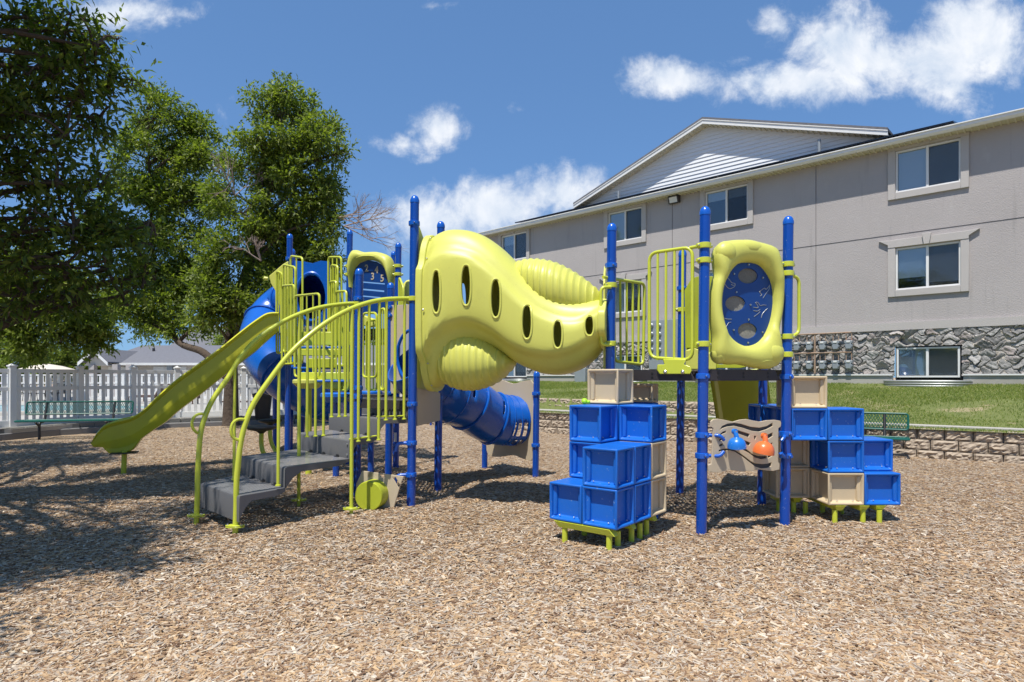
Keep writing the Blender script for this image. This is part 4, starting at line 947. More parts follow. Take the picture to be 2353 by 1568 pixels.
# ---- stairs with perforated treads (corners measured from the photograph)
STP = [(.365, (-3.09, 6.16), (-2.41, 5.49)), (.56, (-2.93, 6.72), (-2.148, 5.88)), (.755, (-2.55, 7.36), (-1.706, 6.51)), (.957, (-2.30, 7.80), (-1.50, 6.90)), (1.158, (-1.93, 7.80), (-1.14, 6.98))]
stairs = MB(); tre = MB(); rb = .022
for i, (z, l, r) in enumerate(STP):
    l = Vector((*l, 0)); r = Vector((*r, 0)); zb_ = STP[i-1][0] if i else z-.235
    nrm = Vector(((r-l).y, -(r-l).x, 0)).normalized(); nrm = nrm if nrm.y < 0 else -nrm
    lo = [l, r]; 
    if i: 
        lo = [l, r]
    prof = [(0, zb_), (0, z-rb), (-.006, z-.008), (-rb, z)]
    vs = [l+nrm*p+Vector((0, 0, q)) for p, q in prof]+[r+nrm*p+Vector((0, 0, q)) for p, q in prof]
    if i == 0: vs[0] = l+Vector((0, 0, z-.235)); vs[4] = r+Vector((0, 0, z-.235))
    k = len(prof); stairs = MB(); stairs.add(vs, [(j, j+1, k+j+1, k+j) for j in range(k-1)])
    ins = [v-nrm*.012 for v in vs]; stairs.add(ins, [(j, j+1, k+j+1, k+j) for j in range(k-1)])
    rs = stairs.build('riser', 'gry', play)
    if i < 4:
        l2 = Vector((*STP[i+1][1], 0)); r2 = Vector((*STP[i+1][2], 0)); tr_ = MB(); a, b = l-nrm*rb, r-nrm*rb
        tr_.add([a+Vector((0, 0, z)), b+Vector((0, 0, z)), r2+Vector((0, 0, z)), l2+Vector((0, 0, z))], [(0, 1, 2, 3)]); td = tr_.build('tread', 'perf', play)
        # solid margins and side skirts of the step
        d = (r2-b)
        for (p, q, s_) in ((b, r2, -1), (a, l2, 1)):
            sk = MB()
            w_ = (r-l).normalized()*s_*.055
            sk.prism([p+Vector((0, 0, z+.0015)), q+Vector((0, 0, z+.0015)), q+w_+Vector((0, 0, z+.0015)), p+w_+Vector((0, 0, z+.0015))], (0, 0, -.005))
            o_ = (r-l).normalized()*(-s_)*.004; dq = (q-p)
            sk.prism([p+nrm*rb+Vector((0, 0, z)), q+Vector((0, 0, z)), q+Vector((0, 0, z-.03)), p+dq*.80+Vector((0, 0, z-.06)), p+dq*.2+Vector((0, 0, z-.06)), p+dq*.08+Vector((0, 0, z-.11)), p+nrm*rb*.8+Vector((0, 0, max(z-.2, zb_-.0)))], o_)
            sk.build('side_skirt', 'gry', td, bevel=.002)
        sl_ = MB()
        for f in (.3, .55, .8): 
            c = l2.lerp(r2, f); u = (r2-l2).normalized(); n2 = Vector((u.y, -u.x, 0)); n2 = n2 if n2.y < 0 else -n2
            sl_.prism([c+u*x+n2*(.003+y)+Vector((0, 0, z+.003)) for x, y in ((-.03, 0), (.03, 0), (.035, .012), (.03, .028), (-.03, .028), (-.035, .012))], (0, 0, .003))
            sl_.prism([c+u*x+n2*.006+Vector((0, 0, z+y)) for x, y in ((-.032, .006), (.032, .006), (.032, .016), (.02, .026), (-.02, .026), (-.032, .016))], -n2*.003)
        sl_.build('drain_slot', 'blk', td)
    if i in (2, 4):
        sb = MB()
        for f, zz in (((.02, .15), (.02, .04), (.97, .15), (.97, .04)) if i == 2 else ((.3, .13), (.52, .13), (.75, .13), (.95, .13))): sb.lathe(l.lerp(r, f)+nrm*.002+Vector((0, 0, STP[i-1][0]+zz)), [(.013, 0), (.013, .006), (.007, .012)], 8, nrm)
        sb.build('bolt', 'steel', rs)

def pxpath(pts, p0, p1, n=6): return smooth([RP(x, y, p0, p1) for x, y in pts], n)
def foot(p, par, r=.022):
    m = MB()
    for z in (.075, .088): 
        ring = [p+Vector((math.cos(a)*.085*(1 if abs(math.cos(a)) > .5 else 1), math.sin(a)*.045, z)) for a in [k*PI/8 for k in range(16)]]; m.prism(ring, (0, 0, .008))
    f = m.build('foot_flange', 'yelm', par, bevel=.002); m = MB()
    for k in (-1, 1): m.lathe(p+Vector((k*.06, -.01, .096)), [(.011, 0), (.011, .008), (.006, .012)], 8)
    m.build('bolt', 'steel', f)
FR = (Vector((-2.47, 5.55, 0)), PA); BK = (Vector((-3.03, 5.98, 0)), PCc)
fr_px = [(540,1240),(542.6,1169),(543,1118),(545.7,1079.7),(553.4,1015.6),(566,967),(586.7,920.7),(627.8,861.7),(660,820),(696,783.7),(743.7,745.6),(791.3,717),(839,698),(886.6,688.4),(943,686.5)]
bk_px = [(450.5,1212),(453.4,1143.8),(454.7,1079.7),(459.8,1005.3),(468.8,964),(489.3,918),(525,866.8),(550,825),(582,788),(624.7,755),(677,726.5),(734,707.5),(786.6,699.4),(817,698)]
fpath = pxpath(fr_px, *FR); bpath = pxpath(bk_px, *BK)
def nearest(path, P0, P1, px):
    return min(path, key=lambda p: abs((p.x/p.y*FL+CX)-px)+(0 if p.z > .5 else 900))
def rail_thing(path, plane, bal, loop, fx, third):
    m = MB(); m.tube(path, .0245, 14); hr = m.build('handrail', 'yelm', play)
    for px, pb in bal:
        q = nearest(path, *plane, px); z0 = pb; m = MB(); m.tube([Vector((q.x, q.y, z0)), Vector((q.x+.008, q.y, q.z))], .0155, 8)
        m.lathe(Vector((q.x, q.y, z0)), [(.026, 0), (.026, .01), (.016, .014)], 8); m.build('baluster', 'yelm', hr)
    m = MB(); m.tube(smooth([RP(x, y, *plane) for x, y in loop], 5), .0135, 8); m.build('hand_loop', 'yelm', hr)
    foot(fx, hr)
    q = nearest(path, *plane, third); m = MB(); m.tube([Vector((q.x, q.y, -.1)), Vector((q.x+.008, q.y, q.z))], .019, 10); m.build('baluster', 'yelm', hr); foot(Vector((q.x, q.y, 0)), hr)
    return hr
def P1x(x): return 172.3+.4762*x
hr = rail_thing(fpath, FR, [(P1x(978), .40), (P1x(1375), .757), (P1x(1418), .757), (P1x(1460), .757), (P1x(1505), .96), (P1x(1547), .96), (P1x(1587), .96)],
           [(568,965),(548,964),(535,973),(531,990),(536,1006),(552,1013)], Vector((fpath[0].x, fpath[0].y, 0)), P1x(1330))
hr2 = rail_thing(bpath, BK, [(P1x(767), .385), (P1x(1125), .757), (P1x(1162), .757), (P1x(1200), .757), (P1x(1238), .96), (P1x(1272), .96), (P1x(1308), .96)],
           [(474,952),(457,952),(445,960),(441,975),(446,989),(457,997)], Vector((bpath[0].x, bpath[0].y, 0)), P1x(1083))
for pl_, z0, z1_ in ((fpath, 17, 24), ): pass
clamp(PA, zy(687, PA.y), POSTS['A'], 'yelm', .2); clamp(PCc, zy(699, PCc.y), POSTS['C'], 'yelm', .2)
m = MB(); m.tube([RP(x, y, *FR)+Vector((0, 0, 0)) for x, y in ((802, 1010), (865, 1002))], .009, 6); m.tube([RP(x, y, *FR) for x, y in ((866, 958), (930, 956))], .009, 6); m.build('rail_flange', 'yelm', hr)

# ---- generic barrier: rounded loop frame with bars, traced in an upright plane
def loop_barrier(plane, quad, bars, r=.0165, rb_=.0125, cr=.09, closed=True, name='barrier'):
    c = [RP(x, y, *plane) for x, y in quad]
    pts = fillet([c[0].lerp(c[1], .5)]+[c[1], c[2], c[3], c[0]]+[c[0].lerp(c[1], .5)], cr, 5) if closed else fillet(c, cr, 5)
    m = MB(); m.tube(pts, r, 10); o = m.build(name, 'yelm', play)
    for xt, yt, xb, yb in bars: m = MB(); m.tube([RP(xt, yt, *plane), RP(xb, yb, *plane)], rb_, 8, caps=False); m.build('bar', 'yelm', o)
    return o
E15 = (P1, P5)
g3 = loop_barrier(E15, [(1492, 822), (1492, 582), (1591, 568), (1591, 828)], [(1511.5, 583, 1511, 828), (1530.5, 580, 1530, 828), (1550, 577, 1549, 828), (1569, 573, 1568, 828)])
m = MB(); m.tube([RP(1585, 570, *E15), RP(1607, 566, *E15)], .0165, 10); m.build('rail_end', 'yelm', g3); clamp(P1, zy(565, P1.y), POSTS['P1'], 'yelm', .3)
m = MB(); fy = [RP(x, y, P1, P5, .035) for x, y in ((1512,838),(1528,838),(1524,826),(1577,826),(1572,838),(1586,842),(1590,852),(1586,860),(1516,860),(1510,850))]
m.prism(fy, (0, .03, 0)); pt = m.build('mounting_plate', 'yelm', g3, bevel=.006); m = MB()
for x in (1529, 1569): m.lathe(RP(x, 855, P1, P5, .04), [(.018, 0), (.018, .01), (.009, .018)], 10, (-.6, -.8, 0))
m.build('bolt', 'steel', pt)
E5 = (P5, P5+Vector((.48, .50, 0)))
g2 = loop_barrier(E5, [(1412, 830), (1410, 641), (1481, 652), (1478, 838)], [(1425, 645, 1426, 832), (1440, 647, 1440, 834), (1454, 649, 1454, 835), (1468, 651, 1467, 836)], cr=.07)
m = MB(); m.tube([RP(1386, 637, *E5), RP(1416, 642, *E5)], .0165, 10); m.build('rail_end', 'yelm', g2)
h5 = MB(); h5.tube(fillet([AT(1404, 660, P5.y-.07), AT(1381, 660, P5.y-.09), AT(1381, 793, P5.y-.09), AT(1404, 793, P5.y-.07)], .06), .0165, 10); h5 = h5.build('grab_handle', 'yelm', play)
clamp(P5, zy(656, P5.y), POSTS['P5'], 'yelm', .5); clamp(P5, zy(790, P5.y), POSTS['P5'], 'yelm', .5)
h2 = MB(); h2.tube(fillet([AT(1812, 632, P2.y), AT(1836, 638, P2.y+.05), AT(1836, 768, P2.y+.05), AT(1812, 774, P2.y)], .07), .0165, 10); h2.build('grab_handle', 'yelm', play)
for py in (608, 629, 774, 815): clamp(P2, zy(py, P2.y), POSTS['P2'], 'yelm', .15+(py % 3)*.1)
for py in (599, 791): clamp(P1, zy(py, P1.y), POSTS['P1'], 'yelm', .35)
clamp(P3, zy(712, P3.y), POSTS['P3'], 'yelm', .2)

# ---- bubble panel between P1 and P2
E12 = (P1, P2)
def bp(x, y): return 1551+.2564*x, 488.3+.2564*y
outer = [(345,330),(400,272),(490,252),(600,246),(700,262),(800,288),(880,318),(915,390),(925,480),(945,600),(948,720),(945,830),(930,940),(905,1050),(902,1140),(925,1200),(937,1290),(915,1370),(830,1408),(740,1402),(650,1388),(560,1362),(470,1368),(390,1352),(335,1300),(330,1230),(350,1160),(328,1020),(318,880),(322,740),(340,620),(368,530),(342,440)]
inner = [(640,452),(740,470),(815,550),(860,650),(872,770),(868,860),(845,980),(800,1090),(740,1165),(660,1197),(580,1190),(500,1140),(440,1060),(408,940),(398,810),(415,670),(470,550),(550,468)]
fr12, mp12, n12 = pl(P1, P2, 0)
def resamp(pts, n, ctr):
    P = smooth([Vector((*p, 0)) for p in pts], 8, True); C = Vector((*ctr, 0)); out = []
    A = [math.atan2((p-C).y, (p-C).x) for p in P]
    for k in range(n):
        a = -PI+2*PI*k/n; j = min(range(len(P)), key=lambda i: abs((A[i]-a+PI) % (2*PI)-PI)); out.append(P[j])
    out = [(out[i-1]+out[i]*2+out[(i+1) % n])/4 for i in range(n)]
    return out
def bubble_frame(outer, inner, ctr, conv, plane, nrm, name, depth=.10, n=88, par=None, bev=None):
    O = resamp(outer, n, ctr); I = resamp(inner, n, ctr); ks = 14; V = []; F = []
    for k in range(n):
        po = RP(*conv(O[k].x, O[k].y), *plane); pi = RP(*conv(I[k].x, I[k].y), *plane); wdt = (po-pi).length; dep = min(depth, wdt*.55+.02)
        for j in range(ks):
            a = 2*PI*j/ks; f = .5-.5*math.cos(a); h = math.sin(a); hh = dep*abs(h)**.75*(1 if h > 0 else -.75)
            V.append(pi.lerp(po, f)+nrm*hh)
    for k in range(n):
        for j in range(ks): F.append((k*ks+j, k*ks+(j+1) % ks, ((k+1) % n)*ks+(j+1) % ks, ((k+1) % n)*ks+j))
    m = MB(); m.add(V, F); return m.build(name, 'yel', par or play, ang=60)
bf = bubble_frame(outer, inner, (640, 820), bp, E12, n12, 'bubble_panel')
for (x, y, rx, ry, dz) in ((435,370,88,105,.03),(850,1262,92,112,.03),(395,1270,62,90,.0),(865,395,60,90,-.01),(640,330,150,78,.02)):
    c = RP(*bp(x, y), *E12)+n12*dz; ax = (RP(*bp(x+rx, y), *E12)-RP(*bp(x-rx, y), *E12)).length/2; az = abs(RP(*bp(x, y+ry), *E12).z-RP(*bp(x, y-ry), *E12).z)/2; m = MB(); V = []; A_, B_ = 18, 12
    for i in range(B_+1):
        for k in range(A_): ph = PI*i/B_; a = 2*PI*k/A_; V.append(c+fr12[1]*ax*math.sin(ph)*math.cos(a)+n12*.085*math.sin(ph)*math.sin(a)+Vector((0, 0, az*math.cos(ph))))
    m.add(V, [(i*A_+k, i*A_+(k+1) % A_, (i+1)*A_+(k+1) % A_, (i+1)*A_+k) for i in range(B_) for k in range(A_)]); m.build('moulded_lobe', 'yel', bf, ang=60)
# moulded curves standing proud of the frame
def ridge(pts, conv, plane, nrm, off, r, par, mat='yel'):
    m = MB(); m.tube(smooth([RP(*conv(x, y), *plane)+nrm*o for (x, y), o in zip(pts, off)], 6), r, 8); return m.build('moulded_ridge', mat, par)
ridge([(450,272),(530,305),(600,325),(640,352),(690,358),(712,330)], bp, E12, n12, [.03,.075,.088,.092,.09,.08], .006, bf)
ridge([(570,400),(580,340),(620,312),(680,310),(730,330),(775,375),(800,415)], bp, E12, n12, [.06,.085,.085,.08,.085,.075,.05], .006, bf)
ridge([(440,1090),(470,1200),(530,1262),(620,1280),(700,1250),(745,1210)], bp, E12, n12, [.03,.078,.088,.088,.075,.05], .006, bf)
ridge([(715,1345),(770,1330),(840,1340),(890,1372)], bp, E12, n12, [.085,.09,.075,.03], .006, bf)
def circ(cx, cy, rx, ry, n=28): return [(cx+rx*math.cos(2*PI*k/n), cy+ry*math.sin(2*PI*k/n)) for k in range(n)]
fb, mb_, _ = pl(P1, P2, 0)
big = [(p.x, p.y) for p in resamp([( (x-640)*1.10+640, (y-820)*1.06+820) for x, y in inner], 60, (640, 820))]
holes = [circ(652,570,88,68), circ(540,818,90,68), circ(648,1062,86,70)]
bpn = sheet('play_panel', [mb_(*bp(*p)) for p in big], [[mb_(*bp(*p)) for p in h] for h in holes], .016, 'bpan', bf, (fb[0]-n12*.005, fb[1], fb[2]), .001)
wire2 = pmat('disc_wire', (.34,.33,.28), .5, .3, 60); wire = pmat('mesh_disc', (.16,.16,.14), .5, .3, 60)
for i, (cx, cy, rx, ry) in enumerate(((652,570,88,68), (540,818,90,68), (648,1062,86,70))):
    m = MB(); ps = [RP(*bp(*p), *E12)-n12*.02 for p in circ(cx, cy, rx*1.05, ry*1.05)]; m.prism(ps, -n12*.004); dm = m.build('texture_disc', wire, bpn)
    c = RP(*bp(cx, cy), *E12)-n12*.017; d = fb[1]; m = MB(); n_ = 11; R_ = (RP(*bp(cx+rx, cy), *E12)-RP(*bp(cx-rx, cy), *E12)).length/2
    for k in range(-n_, n_+1):
        o = k*R_/n_; h = math.sqrt(max(0, R_*R_-o*o))*.97
        if i == 0: m.tube([c+d*o-Vector((0, 0, h)), c+d*o+Vector((0, 0, h))], .0022, 4)
        else:
            sg = math.radians(55 if i == 1 else 45); 
            for s2 in (1, -1): u = d*math.cos(sg)*s2+Vector((0, 0, math.sin(sg))); w_ = d*math.sin(sg)*s2-Vector((0, 0, math.cos(sg))); m.tube([c+w_*o-u*h, c+w_*o+u*h], .0026, 4)
    m.build('disc_wire', wire2, dm)
HANDS = [[(700,850),(740,855),(735,830),(720,810),(740,808),(760,835),(790,830),(815,833)], [(700,880),(735,885),(760,870)], [(705,935),(740,910),(760,890)], [(770,945),(785,905),(825,863)], [(440,1055),(420,1020),(430,980),(420,945),(460,955),(505,957)], [(440,1050),(465,1010),(480,990),(500,985)],
         [(470,590),(490,610),(505,630),(535,640),(530,665),(490,685),(460,665),(445,640)], [(500,645),(520,655),(535,650)], [(845,650),(840,690),(815,725),(785,770)], [(760,750),(775,735),(755,715),(775,695),(800,680),(815,690),(840,660)]]
for h in HANDS: m = MB(); m.tube(smooth([RP(*bp(x, y), *E12, .0)+n12*.004 for x, y in h], 4), .0028, 5); m.build('hand_engraving', 'galv', bpn)
m = MB()
for x, y in ((655,470),(525,553),(783,587),(545,716),(410,805),(672,830),(655,960),(521,1055),(650,1168),(778,1073)): m.lathe(RP(*bp(x, y), *E12)+n12*.002, [(.010, 0), (.010, .008), (.006, .014)], 8, n12)
m.build('bolt', 'steel', bpn)

# ---- bell panel low between P1 and P2
def dp(x, y): return 1579.8+.12207*x, 930.6+.12207*y
op = [(430,310),(480,272),(560,262),(700,285),(850,318),(980,280),(1100,268),(1220,295),(1350,318),(1480,292),(1640,283),(1735,300),(1752,340),(1745,405),(1700,440),(1695,1075),(1722,1100),(1718,1215),(1600,1245),(1480,1235),(1340,1215),(1180,1245),(1010,1257),(880,1235),(780,1225),(640,1262),(480,1272),(388,1248),(385,1135),(440,1110),(455,1020),(478,440),(428,405)]
slots = [[(592,480),(640,400),(740,355),(870,340),(1000,360),(1180,415),(1340,432),(1480,400),(1590,335),(1595,400),(1480,460),(1340,505),(1200,490),(1020,430),(870,395),(740,410),(650,440)],
 [(590,585),(592,560),(650,510),(712,485),(718,520),(650,548)], [(585,690),(590,650),(640,615),(695,602),(690,640),(640,662)], [(582,788),(585,755),(620,735),(655,722),(655,765)],
 [(875,465),(940,480),(1160,550),(1140,610),(960,545),(880,520)], [(1000,640),(1175,715),(1150,770),(1005,705)], [(1240,583),(1285,590),(1265,655),(1248,650)],
 [(1440,600),(1500,560),(1590,520),(1592,590),(1500,645),(1436,665)], [(1490,755),(1588,708),(1585,775),(1520,825)], [(1500,930),(1580,898),(1580,965),(1505,1005)],
 [(580,885),(582,850),(650,830),(780,820),(860,835),(1000,925),(1180,1060),(1260,1100),(1400,1115),(1500,1105),(1570,1080),(1565,1150),(1500,1185),(1380,1195),(1260,1160),(1180,1095),(1000,955),(880,880),(780,850),(650,860)],
 [(920,780),(990,765),(1120,850),(1200,920),(1320,960),(1490,965),(1480,1005),(1380,1022),(1260,990),(1140,900),(1000,830)]]
o_ = -.02
frd = (fr12[0]+n12*.075, fr12[1], fr12[2])
def mpd(x, y): 
    q = RP(*dp(x, y), P1, P2, .075); return ((q-frd[0]).dot(frd[1]), q.z)
dpn = sheet('bell_panel', [mpd(*p) for p in op], [[mpd(*p) for p in s_] for s_ in slots], .018, 'tanp', play, frd, .003)
m = MB(); m.prism([RP(*dp(x, y), P1, P2, .064) for x, y in ((560,320),(1620,310),(1620,1210),(560,1210))], -n12*.006); m.build('backing', 'slot', dpn)
for nm, cx, cy, wd, mt, tilt in (('bell', 855, 700, 345, 'bell', -.10), ('bell', 1340, 800, 385, 'orange', .14)):
    c = RP(*dp(cx, cy+95), P1, P2, .10); wpx = wd*.12207; R_ = wpx*c.y/FL/2; ax = (Vector((0, 0, 1))+fr12[1]*(-.10 if mt == 'bell' else .02)+n12*.12).normalized()
    if mt == 'bell': ax = (Vector((0, 0, 1))+fr12[1]*-.10+n12*.1).normalized()
    else: ax = (Vector((0, 0, 1))+fr12[1]*.10+n12*.15).normalized()
    c = c+n12*R_*.62; m = MB(); m.lathe(c, [(R_*.9, .0), (R_, .0), (R_*.97, R_*.35), (R_*.84, R_*.72), (R_*.6, R_*1.0), (R_*.32, R_*1.12), (R_*.27, R_*1.18)], 26, ax); bl2 = m.build(nm, mt, dpn)
    q = c+ax*R_*1.1; m = MB(); m.tube([q, q+ax*.03-n12*.01, q+ax*.06-n12*R_*.35], [R_*.27, R_*.26, R_*.27], 14); m.lathe(q+ax*.055-n12*(R_*.35+.012), [(R_*.3, 0), (R_*.3, .03)], 14, n12); m.build('bell_neck', mt, bl2)
    m = MB(); m.lathe(q+ax*.055-n12*(R_*.35-.02), [(.010, 0), (.010, .008), (.005, .012)], 8, n12); m.build('bolt', 'steel', bl2)
for P_, sg in ((P1, 1), (P2, -1)):
    for py, cv in ((1000, -1), (1047, 1)):
        z = zy(py, P_.y); q = P_+LEAN*z+Vector((0, 0, z)); d = fr12[1]*sg
        m = MB(); m.tube(fillet([q+d*.05+n12*.03, q+d*.115+n12*.108, q+d*.155+n12*.108+Vector((0, 0, .042*cv))], .03), [.017]*7, 10); m.build('bracket', 'bclamp', dpn)

# ---- cube climbers
def cube_mesh(m_, o, u, v, w, d, h, seed):
    "roto-moulded open cube: a block whose four sides are deep tapered recesses"
    bm = bmesh.new(); bmesh.ops.create_cube(bm, size=1)
    for q in bm.verts: q.co = Vector(((q.co.x+.5)*w, (q.co.y+.5)*d, (q.co.z+.5)*h))
    sides = [f for f in bm.faces if abs(f.normal.z) < .5]
    bmesh.ops.inset_individual(bm, faces=sides, thickness=.028, depth=0)
    bmesh.ops.inset_individual(bm, faces=sides, thickness=.022, depth=-.056)
    for f in bm.faces: pass
    U = Vector(u); V_ = Vector(v); bm.transform(Matrix(((U.x, V_.x, 0, o.x), (U.y, V_.y, 0, o.y), (0, 0, 1, o.z), (0, 0, 0, 1))))
    bmesh.ops.recalc_face_normals(bm, faces=bm.faces); me = bpy.data.meshes.new('cube'); bm.to_mesh(me); bm.free(); return me
def cube_climber(label, origin, u, v, w, d, h, z0, cells, legs):
    t = thing('cube_climber', label, 'climber', Vector((origin.x, origin.y, 0)), 'plastic cube climbers')
    names = {'b': 'blue moulded cube', 't': 'tan moulded cube'}
    for (i, j, k, c) in cells:
        jit = Vector((random.uniform(-.002, .002), random.uniform(-.002, .002), 0)); g = .0025
        o = origin+u*(i*w+g)+v*(j*d+g)+Vector((0, 0, z0+k*h+.001))+jit
        me = cube_mesh(None, o, u, v, w-2*g, d-2*g, h-.003, 0)
        for q in me.vertices: q.co -= OFF[t.name]
        ob = finish(me, 'cube', 'bplas' if c == 'b' else 'tan', t, OFF[t.name], .011, 30, 3); ob['label'] = names[c]
        m = MB(); occ = {(a, b, e) for a, b, e, _ in cells}
        for (du, dv, org, dr, L) in ((0, -1, o, u, w-2*g), (1, 0, o+u*(w-2*g), v, d-2*g), (-1, 0, o, v, d-2*g)):
            if (i+du, j+dv, k) in occ: continue
            inn = (u*-du+v*-dv)
            for f in (.28, .72): m.lathe(org+dr*L*f+inn*.028+Vector((0, 0, .040)), [(.008, 0), (.008, .004), (.004, .008)], 8)
        if m.v: m.build('bolt', 'steel', ob)
    m = MB()
    for (a, b) in legs['beam']:
        p = origin+u*(a[0]*w)+v*(a[1]*d); q = origin+u*(b[0]*w)+v*(b[1]*d); dd = (q-p).normalized(); nn = Vector((-dd.y, dd.x, 0))
        m = MB(); zt_ = z0-.003
        m.prism([p-nn*.05+Vector((0, 0, zt_)), p+nn*.05+Vector((0, 0, zt_)), p+nn*.03+dd*.04+Vector((0, 0, zt_-.055)), p-nn*.03+dd*.04+Vector((0, 0, zt_-.055))], (q-p)-dd*.04); m.build('base_beam', 'yelm', t, bevel=.003)
    for (a, b) in legs['leg']:
        p = origin+u*(a*w)+v*(b*d); m = MB(); m.cyl(p+Vector((0, 0, -.3)), p+Vector((0, 0, z0-.05)), .0245, seg=14); m.build('leg', 'yelm', t)
    return t
K = .97; hB = .335*K; oB = Vector((.862, 5.097, 0))*K; uL = Vector((.781, -.624, 0)); vL = Vector((.635, .772, 0)); wU = .342*K; wV = .311*K
cellsL = []
# i counts left from the near corner, so columns are -1 (near the corner) and -2
for i, j, k, c in ((-1,0,0,'b'),(-2,0,0,'b'),(-1,1,0,'b'),(-2,1,0,'b'),(-1,2,0,'t'),(-1,0,1,'b'),(-1,1,1,'b'),(-1,2,1,'t'),(-2,1,1,'b'),(-2,2,1,'b'),(-2,2,0,'b'),(-2,1,2,'b'),(-1,2,2,'b'),(-2,2,2,'b'),(-2,2,3,'t')): cellsL.append((i, j, k, c))
cube_climber('blue and tan cube climber at the left of the right-hand deck, tan cube on top', oB, uL, vL, wU, wV, hB, .192, cellsL,
    {'beam': [((-1.85,.16),(-.1,.16)), ((-1.85,1.2),(-.1,1.2)), ((-1.6,2.5),(-.1,2.5))], 'leg': [(-1.6,.16),(-.3,.16),(-.3,.62),(-.28,1.35),(-.28,1.85),(-.3,2.3),(-1.5,1.0),(-1.5,2.4)]})
bx = thing('moulded_cube', 'shaded tan cube on a blue one, tucked under the deck behind the left climber', 'cube', (1.3, 6.2, 0))
o5 = Vector((1.12, 6.29, .192+3*hB))
for k, h_, mt in ((3, .185, 'tan'), (2, hB-.003, 'bplas'), (1, hB-.003, 'bplas'), (0, hB-.003, 'bplas')):
    me = cube_mesh(None, Vector((o5.x, o5.y, .192+k*hB-(.19 if k == 0 else 0))), uL, vL, .33, .13, h_+(.19 if k == 0 else 0), 0)
    for q in me.vertices: q.co -= OFF[bx.name]
    finish(me, 'cube', mt, bx, OFF[bx.name], .009, 30, 3)
oR = Vector((2.70, 6.0, 0)); uR = Vector((1, 0, 0)); vR = Vector((0, 1, 0))
cellsR = [(1,0,0,'t'),(2,0,0,'b'),(0,1,0,'t'),(1,1,0,'t'),(1,0,1,'b'),(2,.35,1,'b'),(0,1,1,'t'),(1,1,1,'b'),(0,0,2,'b'),(1,0,2,'b'),(0,1,2,'b'),(0,0,3,'t'),(-.05,2,2,'b')]
cube_climber('blue and tan cube climber at the far right, stepping down to a single blue cube', oR, uR, vR, .355, .357, .313, .175, cellsR,
    {'beam': [((1.35,.0),(1.35,1.9)), ((2.0,.0),(2.0,1.0)), ((2.45,-.0),(2.45,1.0)), ((.3,1.1),(.3,1.9)), ((.7,1.1),(.7,1.9))], 'leg': [(1.25,.14),(2.02,.14),(2.42,.05),(.65,1.3),(.3,1.5),(1.5,1.3),(.95,1.2),(2.0,1.2)]})
tb = thing('toy_ball', 'small bright green toy ball on the blue cube beside the top tan cube', 'ball', oB+uL*(-1.95*wU)+vL*(1.75*wV)+Vector((0, 0, .192+3*hB)))
p = oB+uL*(-1.93*wU)+vL*(1.75*wV)+Vector((0, 0, .192+3*hB+.026)); m = MB()
nn = 12; m.lathe(p, [(.028*math.sin(PI*k/nn)*(1+.12*(k % 2)), -.028*math.cos(PI*k/nn)) for k in range(nn+1)], 14); m.lathe(p+Vector((.035, -.01, -.006)), [(.018*math.sin(PI*k/8), -.018*math.cos(PI*k/8)) for k in range(9)], 12); m.build('ball', 'ball', tb)

# ---- wavy tunnel between the two decks
TLp = Vector((-1.02, 7.02, 0)); TRp = Vector((1.02, 6.50, 0)); TD = (TRp-TLp); TDn = TD.normalized(); TN_ = Vector((TDn.y, -TDn.x, 0)); TN_ = TN_ if TN_.y < 0 else -TN_
def interp(tbl, x):
    xs = [t[0] for t in tbl]; ys = [t[1] for t in tbl]
    import bisect
    i = max(0, min(len(xs)-2, bisect.bisect_right(xs, x)-1)); p0 = ys[max(i-1, 0)]; p1 = ys[i]; p2 = ys[i+1]; p3 = ys[min(i+2, len(ys)-1)]; t = (x-xs[i])/(xs[i+1]-xs[i]); t = max(0, min(1, t))
    m1 = (p2-p0)/(xs[i+1]-xs[max(i-1, 0)])*(xs[i+1]-xs[i]); m2 = (p3-p1)/(xs[min(i+2, len(xs)-1)]-xs[i])*(xs[i+1]-xs[i])
    return (2*t**3-3*t*t+1)*p1+(t**3-2*t*t+t)*m1+(-2*t**3+3*t*t)*p2+(t**3-t*t)*m2
topt = [(968,550),(990,538),(1015,531),(1050,530),(1080,535),(1110,547),(1140,567),(1170,594),(1200,624),(1230,650),(1260,670),(1290,684),(1320,691),(1350,692),(1385,690)]
bott = [(968,893),(985,882),(1010,845),(1040,812),(1075,797),(1105,796),(1135,805),(1160,820),(1185,836),(1215,850),(1250,860),(1290,861),(1330,849),(1360,828),(1385,800)]
seam_t = [(968,615),(990,588),(1020,577),(1060,578),(1100,592),(1150,632),(1200,680),(1250,720),(1300,738),(1340,738),(1385,712)]
seam_b = [(968,818),(990,785),(1020,760),(1060,746),(1100,748),(1140,766),(1180,795),(1220,812),(1260,818),(1300,815),(1340,800),(1385,770)]
def tun_pt(px, py, off): return RP(px, py, TLp, TRp, off)
def ribline(px):
    c = RP(px, 700, TLp, TRp, 0); return c
